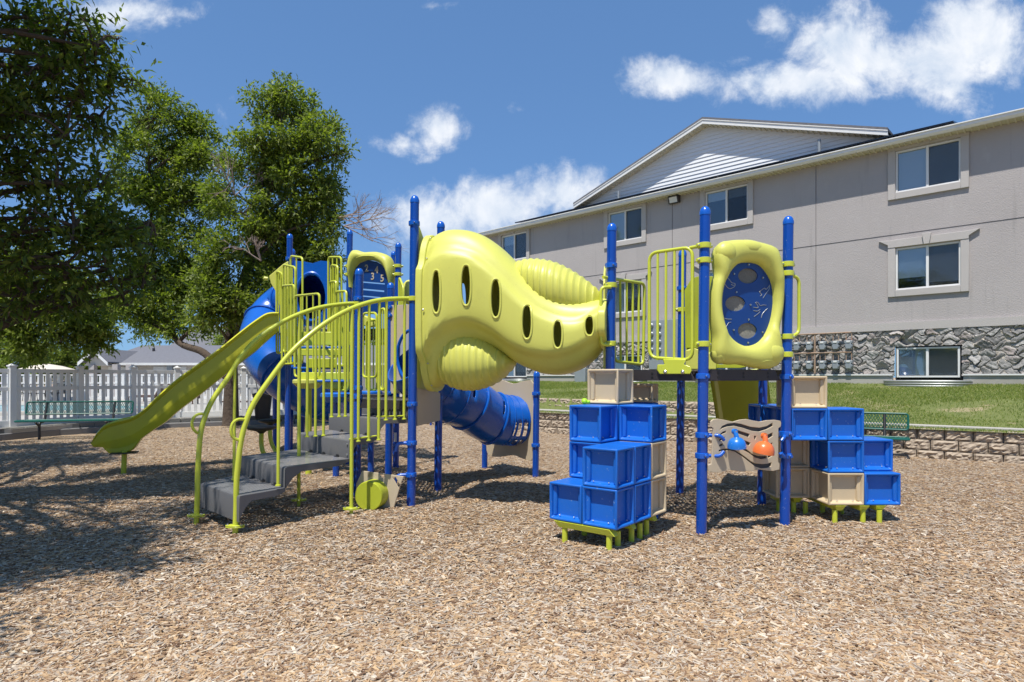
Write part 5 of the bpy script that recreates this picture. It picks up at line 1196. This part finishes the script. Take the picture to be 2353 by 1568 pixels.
def tunnel():
    nu = 84; V = []; F = []; DF = .42; NS = 72
    xs = [968+(1385-968)*i/(nu-1) for i in range(nu)]
    for x in xs:
        # measured against the front-ish skin
        zt_ = RP(x, interp(topt, x), TLp, TRp, .08).z; zb_ = RP(x, interp(bott, x), TLp, TRp, .12).z
        st = RP(x, interp(seam_t, x), TLp, TRp, .36).z; sb = RP(x, interp(seam_b, x), TLp, TRp, .36).z
        oo = .30*(1-(x-968)/417)+.05; c = RP(x+(7 if x < 980 else 7*max(0, 1-(x-980)/60)), 700, TLp, TRp, oo)-TN_*oo; c = Vector((c.x, c.y, 0)); endf = min(1, .93+.07*min(1, (x-968)/20, (1385-x)/60))
        dp_ = DF*endf
        prof = []
        for k in range(NS):
            a = 2*PI*k/NS; cz = (zt_+zb_)/2; hz_ = (zt_-zb_)/2; ca, sa = math.cos(a), math.sin(a); ex = 2/3.1
            z = cz+hz_*math.copysign(abs(sa)**ex, sa); y = dp_*math.copysign(abs(ca)**ex, ca)
            # shoulder: the face between the two seams stands a little proud
            if ca > 0:
                g1 = 1/(1+math.exp(-(st-z)/.010)); g2 = 1/(1+math.exp(-(z-sb)/.010)); y += .045*g1*g2-.045*(1-g2)-.015*(1-g1)
            prof.append(c+TN_*y+Vector((0, 0, z)))
        V.append(prof)
    me_v = [p for r in V for p in r]; inner_ = []
    for i, r in enumerate(V):
        c = sum(r, Vector())/NS
        inner_ += [c+(p-c)*(1-.022/max((p-c).length, .1)) for p in r]
    n0 = len(me_v); m = MB(); fs = []
    for i in range(nu-1):
        for k in range(NS):
            k2 = (k+1) % NS; fs.append((i*NS+k, i*NS+k2, (i+1)*NS+k2, (i+1)*NS+k)); fs.append((n0+i*NS+k2, n0+i*NS+k, n0+(i+1)*NS+k, n0+(i+1)*NS+k2))
    for k in range(NS):
        k2 = (k+1) % NS; fs.append((k2, k, n0+k, n0+k2)); e = (nu-1)*NS; fs.append((e+k, e+k2, n0+e+k2, n0+e+k))
    m.add(me_v+inner_, fs); o = m.build('tunnel', 'yel', play, ang=60)
    FLV.append((V[0], V[-1]))
    # porthole slots cut right through the shell
    SL = [(1003.5,671,8,47), (1072,656,9.5,44), (1140,686,9.5,42), (1211.5,740,9.5,37), (1282,768,9,30), (1354,748,8.5,21)]
    cm = MB(); rims = []
    for (x, y, a, b) in SL:
        ring = [RP(x+a*math.copysign(abs(math.cos(t))**.75, math.cos(t)), y+b*math.copysign(abs(math.sin(t))**.9, math.sin(t)), TLp, TRp, .44) for t in [2*PI*k/28 for k in range(28)]]
        cm.prism([p+TN_*.3 for p in ring], -TN_*(1.6 if x < 1010 or x > 1345 else .75)); rims.append([RP(x+(a+2.5)*math.copysign(abs(math.cos(t))**.75, math.cos(t)), y+(b+3)*math.copysign(abs(math.sin(t))**.9, math.sin(t)), TLp, TRp, .452) for t in [2*PI*k/32 for k in range(32)]])
    co = cm.build('cutter', 'yel', None)
    for v in o.data.vertices: pass
    co.location = -OFF[play.name]*0
    bo = o.modifiers.new('cut', 'BOOLEAN'); bo.object = co; bo.solver = 'EXACT'; bo.operation = 'DIFFERENCE'
    bpy.context.view_layer.update(); dg = bpy.context.evaluated_depsgraph_get(); me = bpy.data.meshes.new_from_object(o.evaluated_get(dg)); o.modifiers.clear(); o.data = me
    me.polygons.foreach_set('use_smooth', [True]*len(me.polygons)); me.set_sharp_from_angle(angle=math.radians(55))
    bpy.data.objects.remove(co)
    for rg in rims:
        m = MB()
        # drop each rim on to the skin
        loc = []
        for p in rg:
            ok, hit, nn_, _ = o.ray_cast(p+TN_*.6-OFF[play.name], -TN_)
            loc.append((hit+OFF[play.name]+TN_*.003) if ok else p)
        dpts = [(q-loc[0]).dot(TN_) for q in loc]; md = sorted(dpts)[len(dpts)//2]
        loc = [q if abs((q-loc[0]).dot(TN_)-md) < .12 else q-TN_*((q-loc[0]).dot(TN_)-md) for q in loc]
        m.tube(loc, .0095, 8, closed=True); m.build('porthole_rim', 'yel', o)
    return o
FLV = []
tun = tunnel()
for ring, sg in ((FLV[0][0], -1), (FLV[0][1], 1)):
    c = sum(ring, Vector())/len(ring); big_ = [c+(p-c)*1.045+Vector((0, 0, 0)) for p in ring]; m = MB(); m.prism([p-TDn*sg*.01 for p in big_], TDn*sg*.075); fl_ = m.build('tunnel_flange', 'yel', tun, bevel=.01, ang=50)
    if sg == -1:
        for k in range(0, len(big_), 6):
            p = big_[k]
            if (p-c).dot(TN_) > .1: m = MB(); m.lathe(p+TDn*.03+(p-c).normalized()*.002, [(.011, 0), (.011, .006), (.006, .010)], 8, (p-c).normalized()); m.build('bolt', 'steel', fl_)
def ribbed(topc, botc, x0, x1, n, yd, name):
    "ribbed bulge: rings stacked along the tunnel, each rib a raised band"
    V = []; NS = 28; nu = n*6+1
    for i in range(nu):
        x = x0+(x1-x0)*i/(nu-1); zt_ = RP(x, interp(topc, x), TLp, TRp, .12).z; zb_ = RP(x, interp(botc, x), TLp, TRp, .12).z; c = RP(x, 700, TLp, TRp, 0); c = Vector((c.x, c.y, 0))
        ph = (i % 6)/6; rb2 = .012 if ph < .2 or ph > .85 else 0
        hz_ = max((zt_-zb_)/2, .01)+rb2; e = math.sin(PI*min(1, max(0, i/(nu-1))))**.35 if True else 1
        for k in range(NS):
            a = 2*PI*k/NS; V.append(c+TN_*((yd*max(e, .05)+rb2)*math.copysign(abs(math.cos(a))**.85, math.cos(a)))+Vector((0, 0, (zt_+zb_)/2+hz_*math.copysign(abs(math.sin(a))**.85, math.sin(a)))))
    F = [(i*NS+k, i*NS+(k+1) % NS, (i+1)*NS+(k+1) % NS, (i+1)*NS+k) for i in range(nu-1) for k in range(NS)]+[tuple(range(NS))[::-1], tuple((nu-1)*NS+k for k in range(NS))]
    m = MB(); m.add(V, F); return m.build(name, 'yel', tun, ang=50)
ribbed([(998,800),(1030,770),(1080,760),(1130,780),(1182,825)], [(998,845),(1012,868),(1035,886),(1065,896),(1095,896),(1125,887),(1150,872),(1170,852),(1184,836)], 998, 1184, 13, .365, 'ribbed_bulge')
ribbed([(1180,612),(1192,600),(1215,594),(1250,595),(1280,602),(1310,616),(1340,635),(1365,655),(1383,672)], [(1180,640),(1220,690),(1260,720),(1310,730),(1350,730),(1383,720)], 1180, 1383, 14, .365, 'ribbed_bulge')
# end flanges / entrance panels of the tunnel
def panel_px(name, pts, plane, off, th, mat, par, holes=[], sm=4):
    d = Vector((plane[1].x-plane[0].x, plane[1].y-plane[0].y, 0)).normalized(); n = Vector((d.y, -d.x, 0)); n = n if n.dot(Vector((0, -1, 0))) > 0 else -n
    if d.cross(Vector((0, 0, 1))).dot(n) < 0: d = -d
    O = Vector((plane[0].x, plane[0].y, 0))+n*off
    def mp(x, y): q = RP(x, y, plane[0], plane[1], off)-O; return (q.dot(d), q.z)
    P = [mp(*p) for p in pts]
    if sm: P = [(v.x, v.y) for v in smooth([Vector((*p, 0)) for p in P], sm, True)]
    H = [[mp(*p) for p in h] for h in holes]
    return sheet(name, P, H, th, mat, par, (O, d, Vector((0, 0, 1))), .003), (O, d, n)
# panel across A-B carrying the tunnel mouth (lime), tan panel below it
AB = (PA, PB); dAB = (PB-PA).normalized(); nAB = Vector((dAB.y, -dAB.x, 0))
def sz(s_, z): return PA+dAB*s_+Vector((0, 0, z))
ol = [(.05,1.25),(.05,3.0),(.09,3.12),(.2,3.08),(.35,2.98),(.55,2.86),(.75,2.86),(.9,2.95),(.94,2.8),(.94,1.3),(.8,1.2),(.5,1.16),(.2,1.18)]
hl = [(.5+.40*math.cos(t)*1.0, 2.05+.62*math.sin(t)) for t in [2*PI*k/36 for k in range(36)]]
sheet('entrance_panel', [(v.x, v.y) for v in smooth([Vector((*p, 0)) for p in ol], 3, True)], [hl], .02, 'yel', play, (PA+nAB*.03, dAB, Vector((0, 0, 1))), .003)
ol = [(.06,.88),(.94,.88),(.94,1.22),(.06,1.3)]
sheet('deck_skirt', ol, [], .016, 'tanp', play, (PA+nAB*.05, dAB, Vector((0, 0, 1))), .003)
# panel across P5-P6 at the tunnel's right end
d56 = (P6-P5).normalized(); n56 = Vector((-d56.y, d56.x, 0)); n56 = n56 if n56.x < 0 else -n56
sheet('entrance_panel', [(.05,1.5),(.93,1.5),(.93,2.35),(.8,2.55),(.5,2.62),(.2,2.5),(.05,2.35)], [[(.49+.36*math.cos(t), 1.98+.36*math.sin(t)) for t in [2*PI*k/30 for k in range(30)]]], .02, 'yel', play, (P5+n56*.04, d56, Vector((0, 0, 1))), .003)

# ---- blue crawl tube slide from the left deck to the tan exit panel
EP = (G(1113, 1076), G(1230, 1098))
def blue_tube(path, r, par, name='tube_slide', slots=None):
    pts = smooth(path, 9); m = MB(); rr = [r+(.0)*(i % 2) for i in range(len(pts))]; n = len(pts); NS = 32
    # thin shell; optional open slots left out of the grid
    T = []
    for i in range(n):
        d = pts[min(i+1, n-1)]-pts[max(i-1, 0)]; T.append(d.normalized())
    N = Vector((0, 0, 1)); V = []
    for i in range(n):
        N = (N-T[i]*N.dot(T[i])).normalized(); B = T[i].cross(N)
        for k in range(NS):
            a = 2*PI*k/NS; V.append(pts[i]+(N*math.cos(a)+B*math.sin(a))*r)
    F = []
    for i in range(n-1):
        for k in range(NS):
            if slots and slots(i/(n-1), k, NS, i): continue
            F.append((i*NS+k, i*NS+(k+1) % NS, (i+1)*NS+(k+1) % NS, (i+1)*NS+k))
    m.add(V, F); o = m.build(name, 'btube', par, ang=50); sdm = o.modifiers.new('shell', 'SOLIDIFY'); sdm.thickness = .012; sdm.offset = -1
    def ring(i, ro, h, nm='joint_ring'):
        N2 = (Vector((0, 0, 1))-T[i]*T[i].z).normalized(); B = T[i].cross(N2); mm = MB(); mm.tube([pts[i]+(N2*math.cos(a)+B*math.sin(a))*ro for a in [2*PI*k/36 for k in range(36)]], h, 8, closed=True); return mm.build(nm, 'btube', o)
    return o, ring, pts
cpts = [Vector((-1.30, 7.98, 1.62)), Vector((-1.15, 8.12, 1.42)), AT(1025, 905, 8.25), AT(1075, 927, 8.55), AT(1122, 958, 8.85), AT(1160, 966, 9.0), AT(1196, 966, 9.12)]
def sl1(f, k, NS, i):
    if f > .80 and f < .97: return (i % 3) in (1, 2) and k in (9, 10, 11, 13, 14, 15) 
    if .58 < f < .70: return (i % 3) == 1 and k in (1, 2, 3, 5, 6, 7)
    return .2 < f < .42 and (i % 4) == 1 and k in (4, 5, 6, 7)
ct, ringf, cp = blue_tube(cpts, .365, play, 'tube_slide', sl1)
for i in (10, 27, 38, len(cp)-1): ringf(i, .375, .018)
for i in range(12, len(cp)-2, 4):
    if i in (16, 20, 34) or i > 42: ringf(i, .366, .008, 'rib_ring')
exitp, _ = panel_px('exit_panel', [(1117,880),(1150,873),(1180,882),(1205,876),(1227,882),(1229,960),(1226,1052),(1205,1055),(1180,1046),(1150,1050),(1122,1044),(1118,1000)], EP, 0, .018, 'tanp', play, [[(1191+27*math.cos(t), 966+49*math.sin(t)) for t in [2*PI*k/36 for k in range(36)]]], 3)
# tan panel with the blue tube mouth across B-D
DB = (PD_, PB)
panel_px('tube_entrance_panel', [(898,702),(950,700),(1001,706),(1002,900),(898,905)], DB, .0, .02, 'tanp', play, [[(949+34*math.cos(t), 818+58*math.sin(t)) for t in [2*PI*k/36 for k in range(36)]]], 0)
m = MB(); m.tube([RP(949+36*math.cos(t), 818+60*math.sin(t), PD_, PB, .02) for t in [2*PI*k/36 for k in range(36)]], .022, 8, closed=True); m.build('tube_mouth', 'btube', ct)

# ---- back slide off the right deck
def slide(path, wid, wall, name, mat, par, side, bed=.0, flare=0, prof=None):
    pts = smooth(path, 8); n = len(pts); V = []
    PR = prof or [(-.5,1),(-.47,1.03),(-.44,1.0),(-.40,.35),(-.34,.08),(-.2,0),(0,-.0),(.2,0),(.34,.08),(.40,.35),(.44,1.0),(.47,1.03),(.5,1)]
    K_ = len(PR); und = [(x*1.0, (z-.12) if abs(x) < .42 else z-.14) for x, z in reversed(PR)]
    for i in range(n):
        f = i/(n-1); w_ = wid if not callable(wid) else wid(f); h = wall if not callable(wall) else wall(f); t = (pts[min(i+1, n-1)]-pts[max(i-1, 0)]).normalized(); up = side.cross(t); up = up if up.z > 0 else -up
        for x, z in PR+und: V.append(pts[i]+side*x*w_+up*(z*h))
    R_ = len(PR)*2; F = [(i*R_+k, i*R_+(k+1) % R_, (i+1)*R_+(k+1) % R_, (i+1)*R_+k) for i in range(n-1) for k in range(R_)]
    F += [tuple(range(R_))[::-1], tuple((n-1)*R_+k for k in range(R_))]
    m = MB(); m.add(V, F); return m.build(name, mat, par, ang=40)
sd_ = Vector((.95, -.32, 0)).normalized()
bs = slide([Vector((2.62, 7.25, 1.50)), Vector((2.70, 7.42, 1.36)), Vector((2.94, 7.9, .86)), Vector((3.18, 8.4, .42)), Vector((3.4, 8.8, .30))], lambda f: .64+.1*f, .2, 'slide', 'yeld', play, sd_)
hd, _ = panel_px('slide_hood', [(1574,668),(1590,640),(1612,634),(1640,636),(1660,650),(1740,650),(1750,700),(1750,838),(1700,846),(1640,846),(1600,840),(1576,800)], (P3, P4), .05, .03, 'yeld', play, [[(1650,690),(1735,690),(1735,838),(1650,838)]], 0)
ch = MB()
for x0_, x1_ in ((1576, 1606),): ch.prism([RP(x, y, P3, P4, .10) for x, y in ((1576,668),(1612,672),(1610,735),(1596,800),(1576,800))], (.03, -.03, 0))
ch.build('hood_side', 'yeld', hd, bevel=.01)
m = MB(); m.prism([RP(x, y, P3, P4, .18) for x, y in ((1574,805),(1590,800),(1622,812),(1640,806),(1640,850),(1574,850))], (.02, -.05, 0)); m.build('hood_base', 'yel', hd, bevel=.012)

# ---- big left slide
SP0 = Vector((-3.9, 9.95, 0)); SP1 = Vector((-6.1, 8.95, 0)); sdirn = (SP1-SP0).normalized(); sside = Vector((-sdirn.y, sdirn.x, 0)); sside = sside if sside.y > 0 else -sside
up_px = [(640,720),(615,722),(591,736),(560,759),(505.6,802.7),(460,836),(410,871.8),(370,906),(340,935),(322,950),(301,962),(267.5,970),(240,980),(222,998),(208,1020)]
lo_px = [(640,762),(615,784),(591,806),(560,830),(505.6,871.8),(460,908),(410,945.6),(380,972),(352,990),(335,1002),(312,1018),(285,1030),(256,1034),(236,1030),(214,1029)]
def big_slide():
    w = .52; n = 0; V = []; U = smooth([RP(x, y, SP0, SP1, .0) for x, y in up_px], 5); L = smooth([RP(x, y, SP0, SP1, .0) for x, y in lo_px], 5); n = len(U)
    for i in range(n):
        u, l = U[i], L[i]; f = i/(n-1); flare = max(0, (f-.9)/.1)
        dn = (l-u); ln = max(dn.length, .03); dn = dn/ln
        def q(s_, d_): return u+sside*s_+dn*(d_*ln)
        ring = [q(0, .06), q(-.012, .0), q(.01, -.05), q(.035, -.05), q(.05, .02), q(.06, .5), q(.12, .78), q(.26, .84), q(.40, .78), q(.46, .5), q(.47, .02), q(.485, -.05), q(.51, -.05), q(.532, 0), q(.52, .06), q(.49, .10), q(.49, .62), q(.46, .94), q(.26, 1.0), q(.06, .97), q(.03, .66), q(.028, .60), q(.03, .12)]
        V.append(ring)
    R_ = len(V[0]); m = MB(); F = [(i*R_+k, i*R_+(k+1) % R_, (i+1)*R_+(k+1) % R_, (i+1)*R_+k) for i in range(n-1) for k in range(R_)]+[tuple(range(R_))[::-1], tuple((n-1)*R_+k for k in range(R_))]
    m.add([p for r in V for p in r], F); return m.build('slide', 'slidem', play, ang=45)
bsl = big_slide()
# pedestal under the exit
ped = [RP(x, y, SP0, SP1, -.06) for x, y in ((330,1000),(322,1012),(316,1020),(306,1034),(294,1040),(268,1043),(250,1043),(240,1034),(232,1024),(225,1018),(240,1005),(290,995))]
m = MB(); m.prism(ped, sside*.40); m.build('slide_skirt', 'slidem', bsl, bevel=.02, seg=3)
g = G(268, 1091); m = MB(); m.tube([g+Vector((0, .15, -.2)), g+Vector((.02, .15, .33))], .036, 14); m.build('leg', 'yelm', bsl)
m = MB(); m.box(g+Vector((.02, .15, .30)), (.34, .3, .012), math.atan2(sdirn.y, sdirn.x)); m.build('mounting_plate', 'blk', bsl)
# slide entrance hood at F
m = MB(); hp = [AT(x, y, 10.25) for x, y in ((618,634),(650,607),(662,600),(664,690),(655,712),(640,700),(632,668),(622,652))]; m.prism(hp, (0, .05, 0)); m.build('slide_hood', 'yel', bsl, bevel=.012)
m = MB(); m.lathe(AT(616, 641, 10.25), [(.03, 0), (.035, .06), (.001, .08)], 10, (-1, 0, .1)); m.build('hood_knob', 'yel', bsl)

# ---- stepped guard rails flanking the climb to the upper deck
def guard(Y, quad, nb, dY=.25, bot=None):
    (xl, yl), (xr, yr), yb = quad
    a = AT(xl, yl, Y); b = AT(xr, yr, Y-dY); zb_ = AT(xl, yb, Y).z
    pts = fillet([Vector((a.x, a.y, (a.z+zb_)/2)), a, b, Vector((b.x, b.y, zb_)), Vector((a.x, a.y, zb_)), Vector((a.x, a.y, (a.z+zb_)/2))], .07, 4); m = MB(); m.tube(pts, .0175, 8); o = m.build('barrier', 'yelm', play)
    for i in range(nb):
        f = (i+1)/(nb+1); q = a.lerp(b, f); m = MB(); m.tube([q, Vector((q.x, q.y, zb_))], .0125, 6, caps=False); m.build('bar', 'yelm', o)
    return o
def Rr(x, y): return (574.4+.2748*x*1.741/1.741*1.0, 545.7+.2748*y)
guard(10.2, (Rr(340,155), Rr(440,170), Rr(0,1060)[1]), 1, .35)
guard(10.1, (Rr(278,228), Rr(380,250), Rr(0,960)[1]), 3, .3)
guard(10.25, (Rr(222,280), Rr(275,305), Rr(0,970)[1]), 2, .15)
guard(9.9, (Rr(268,405), Rr(372,398), Rr(0,1060)[1]), 3, .3)
guard(9.5, (Rr(375,490), Rr(582,470), Rr(0,1165)[1]), 3, .5)
guard(10.0, (Rr(655,165), Rr(765,165), Rr(0,1000)[1]), 2, .25)
guard(9.9, (Rr(678,232), Rr(735,238), Rr(0,900)[1]), 2, .2)
guard(9.8, (Rr(668,372), Rr(722,365), Rr(0,975)[1]), 2, .2)
guard(9.4, (Rr(716,455), Rr(808,448), Rr(0,1075)[1]), 2, .3)
guard(9.1, (Rr(690,560), Rr(822,560), Rr(0,1275)[1]), 3, .3)
guard(8.9, (Rr(945,635), Rr(1060,632), Rr(0,1170)[1]), 1, .2)
guard(8.6, (Rr(1090,600), Rr(1132,595), Rr(0,1275)[1]), 1, .1)
guard(9.0, (Rr(975,700), Rr(1062,690), Rr(0,1275)[1]), 2, .2)
guard(9.3, (Rr(1248,330), Rr(1285,420), Rr(0,640)[1]), 2, .2)
# climbing steps: lime risers, blue treads
for k, (xl, xr, yt, yb, Y, mt) in enumerate(((690,812,763,794,9.75,'yelm'),(686,800,802,818,9.5,'yelm'),(706,772,824,846,9.2,'yeld'),(690,812,856,873,9.1,'yelm'),(742,814,874,894,9.0,'yelm'))):
    m = MB(); a, b = AT(xl, yt, Y), AT(xr, yb, Y); m.box(((a.x+b.x)/2, Y, (a.z+b.z)/2), (abs(b.x-a.x), .03, abs(a.z-b.z))); m.build('step_riser', mt, play, bevel=.01)
    if k in (0, 1, 3): m = MB(); a = AT(xl, yb+(8 if k == 0 else 4 if k == 3 else 30), Y); m.box(((a.x+b.x)/2, Y-.13, a.z+.01), (abs(b.x-a.x), .26, .03)); m.build('step_tread', 'bplas', play, bevel=.008)
for k, (x, y, w_, Y, mt) in enumerate(((709,879,70,9.0,'yel'),(772,910,70,8.7,'bplas'),(852,906,54,8.9,'bplas'))):
    c = AT(x, y, Y); R_ = w_/2*Y/FL; m = MB(); m.lathe(c, [(R_*.6, -.09), (R_*.8, -.05), (R_, -.01), (R_, .03), (R_*.9, .045)], 16); m.build('step_pod', mt, play)
    m = MB(); m.cyl(Vector((c.x, c.y, -.1)), c, .045); m.build('pod_leg', 'blu' if mt == 'bplas' else 'yelm', play)
m = MB(); a = AT(664, 742, 10.3); b = AT(760, 762, 10.1); m.box(((a.x+b.x)/2, 10.2, 2.14), (b.x-a.x, .03, .11)); m.build('deck_edge', 'galv', play)
# ---- number panel between G and E
GE = (PG, PE)
def R2(x, y): return (574.4+.2748*x, 545.7+.2748*y)
fg, mg, ng = pl(PG, PE, 0)
nump = [(860,420),(862,330),(880,265),(925,215),(990,190),(1060,205),(1120,240),(1160,300),(1180,370),(1182,640),(862,640)]
cuts = [[(932,368),(1130,385),(1130,395),(932,378)], [(932,428),(1125,445),(1125,458),(932,440)], [(930,485),(1095,500),(1095,510),(930,495)]]
npn = sheet('number_panel', [mg(*R2(*p)) for p in nump], [[mg(*R2(*p)) for p in c] for c in cuts], .018, 'bpan', play, fg, .002)
for ch_, x, y in (('1',935,315),('2',980,262),('3',1030,330),('4',1063,276),('5',1110,345)):
    q = mg(*R2(x, y)); c = fg[0]+fg[1]*q[0]+Vector((0, 0, q[1]))+ng*.012; text_mesh('numeral', ch_, .155, 'tanp', npn, (c, fg[1], Vector((0, 0, 1))), .004)
arch_o = [(838,420),(840,250),(850,150),(870,112),(900,108),(960,125),(1050,122),(1130,140),(1172,170),(1192,240),(1196,330),(1190,460)]
arch_i = [(864,420),(866,330),(884,268),(910,225),(940,205),(985,193),(1050,200),(1110,232),(1145,275),(1168,335),(1176,390),(1178,460)]
V = []; ks = 12
for o, i in zip(smooth([Vector((*p, 0)) for p in arch_o], 5), smooth([Vector((*p, 0)) for p in arch_i], 5)):
    po = RP(*R2(o.x, o.y), *GE); pi = RP(*R2(i.x, i.y), *GE); w_ = (po-pi).length
    for j in range(ks): a = 2*PI*j/ks; V.append(pi.lerp(po, .5-.5*math.cos(a))+ng*(min(.12, w_*.5+.03)*math.sin(a)))
nn_ = len(V)//ks; m = MB(); m.add(V, [(i*ks+j, i*ks+(j+1) % ks, (i+1)*ks+(j+1) % ks, (i+1)*ks+j) for i in range(nn_-1) for j in range(ks)]+[tuple(range(ks))[::-1], tuple((nn_-1)*ks+j for j in range(ks))]); ar = m.build('panel_frame', 'yel', npn, ang=60)
ridge([(900,215),(930,180),(1000,165),(1080,170),(1150,200)], R2, GE, ng, [.07,.1,.11,.1,.06], .008, ar)
m = MB(); m.prism([RP(*R2(x, y), *GE)+ng*.03 for x, y in ((940,645),(1060,690),(1055,745),(1000,755),(945,735))], -ng*.08); m.build('panel_base', 'yel', npn, bevel=.02)
for P_, nm in ((PG, 'G'), (PE, 'E')):
    for py in (612, 631): clamp(P_, zy(py, P_.y), POSTS[nm], 'yelm', .1)
m = MB(); m.lathe(AT(940, 672, 9.9), [(.12*math.sin(PI*k/8)+.001, -.2*math.cos(PI*k/8)) for k in range(9)], 14); m.build('bubble_knob', 'yel', play)
# ---- blue spiral slide behind the upper deck
sp_pts = [AT(716, 683, 11.2), AT(690, 685, 11.9), AT(652, 700, 12.4), AT(612, 742, 12.2), AT(603, 792, 11.5), AT(632, 845, 10.9), AT(684, 886, 10.8), AT(738, 915, 11.3), AT(775, 925, 12.2), AT(800, 935, 13.0)]
st_, ringf, cp = blue_tube(sp_pts, .40, play, 'spiral_slide')
for i in (14, 27, 38, 48, 60, 70): ringf(i, .41, .024)
hp_, _ = panel_px('slide_hood', [(677,600),(700,602),(720,606),(738,600),(757,602),(757,750),(677,750)], (AT(677, 700, 11.0), AT(757, 700, 10.9)), 0, .05, 'btube', play, [[(716+33*math.cos(t), 683+52*math.sin(t)) for t in [2*PI*k/36 for k in range(36)]]], 0)
m = MB(); m.tube([AT(716+36*math.cos(t), 683+55*math.sin(t), 10.93) for t in [2*PI*k/36 for k in range(36)]], .035, 8, closed=True); m.build('hood_ring', 'btube', hp_)
for px, Y in ((632, 11.9), (695, 11.9)): q = AT(px, 900, Y); q.z = 0; m = MB(); m.cyl(q, q+Vector((0, 0, 1.2)), .045); m.build('slide_support', 'blu', st_)
# ---- stool seats on curved arms round post F
for (x, y, Y, w_) in ((601, 982, 9.6, 68), (621, 966, 10.6, 52)):
    c = AT(x, y, Y); R_ = w_/2*Y/FL; m = MB(); m.lathe(c, [(.03, -.10), (R_*.35, -.06), (R_*.85, -.035), (R_, -.012), (R_, .006), (R_*.93, .014)], 24); s_ = m.build('stool_seat', 'blk', play)
    f = PF+Vector((0, 0, .16)); m = MB(); m.tube(smooth([c-Vector((0, 0, .06)), c-Vector((0, 0, .28)), Vector((c.x+.05*(f.x-c.x)/abs(f.x-c.x), c.y, .22)), c.lerp(f, .55)*1+Vector((0, 0, .1-c.lerp(f, .55).z)), f], 6), .035, 12); m.build('stool_arm', 'yelm', s_)
clamp(PF, .16, POSTS['F'], 'yelm', 0)
# ---- drum panel under the stairs
DR = (Vector((-1.72, 6.72, 0)), Vector((-1.12, 6.60, 0)))
dpnl, fr_ = panel_px('drum_panel', [(833,1082),(928,1095),(922,1110),(906,1165),(895,1172),(840,1172),(822,1166),(817,1140),(820,1110)], DR, 0, .018, 'tanp', play, [[(845,1083.5),(857,1085),(856,1096),(844,1098)], [(872,1089),(883,1090.5),(885,1099),(876,1097)], [(902,1096),(910,1097),(920,1114),(917,1122)]], 0)
n = fr_[2]; q = RP(862, 1134, *DR); m = MB(); R_ = .156; ax = Vector((-.20, -.98, 0)).normalized()
m.lathe(q-ax*.01, [(R_, 0), (R_, .16), (R_*.985, .175), (R_*.95, .182)], 40, ax); m.build('drum', 'yeld', dpnl)
for py in (1091, 1018):
    z = zy(py, PA.y); a = PA+LEAN*z+Vector((0, 0, z)); m = MB(); m.tube(fillet([a+Vector((-.03, -.02, 0)), a+Vector((-.15, -.03, 0)), a+Vector((-.17, -.03, -.09))], .05), .019, 10); m.build('bracket', 'bclamp', dpnl)
print('objects', len(bpy.data.objects))
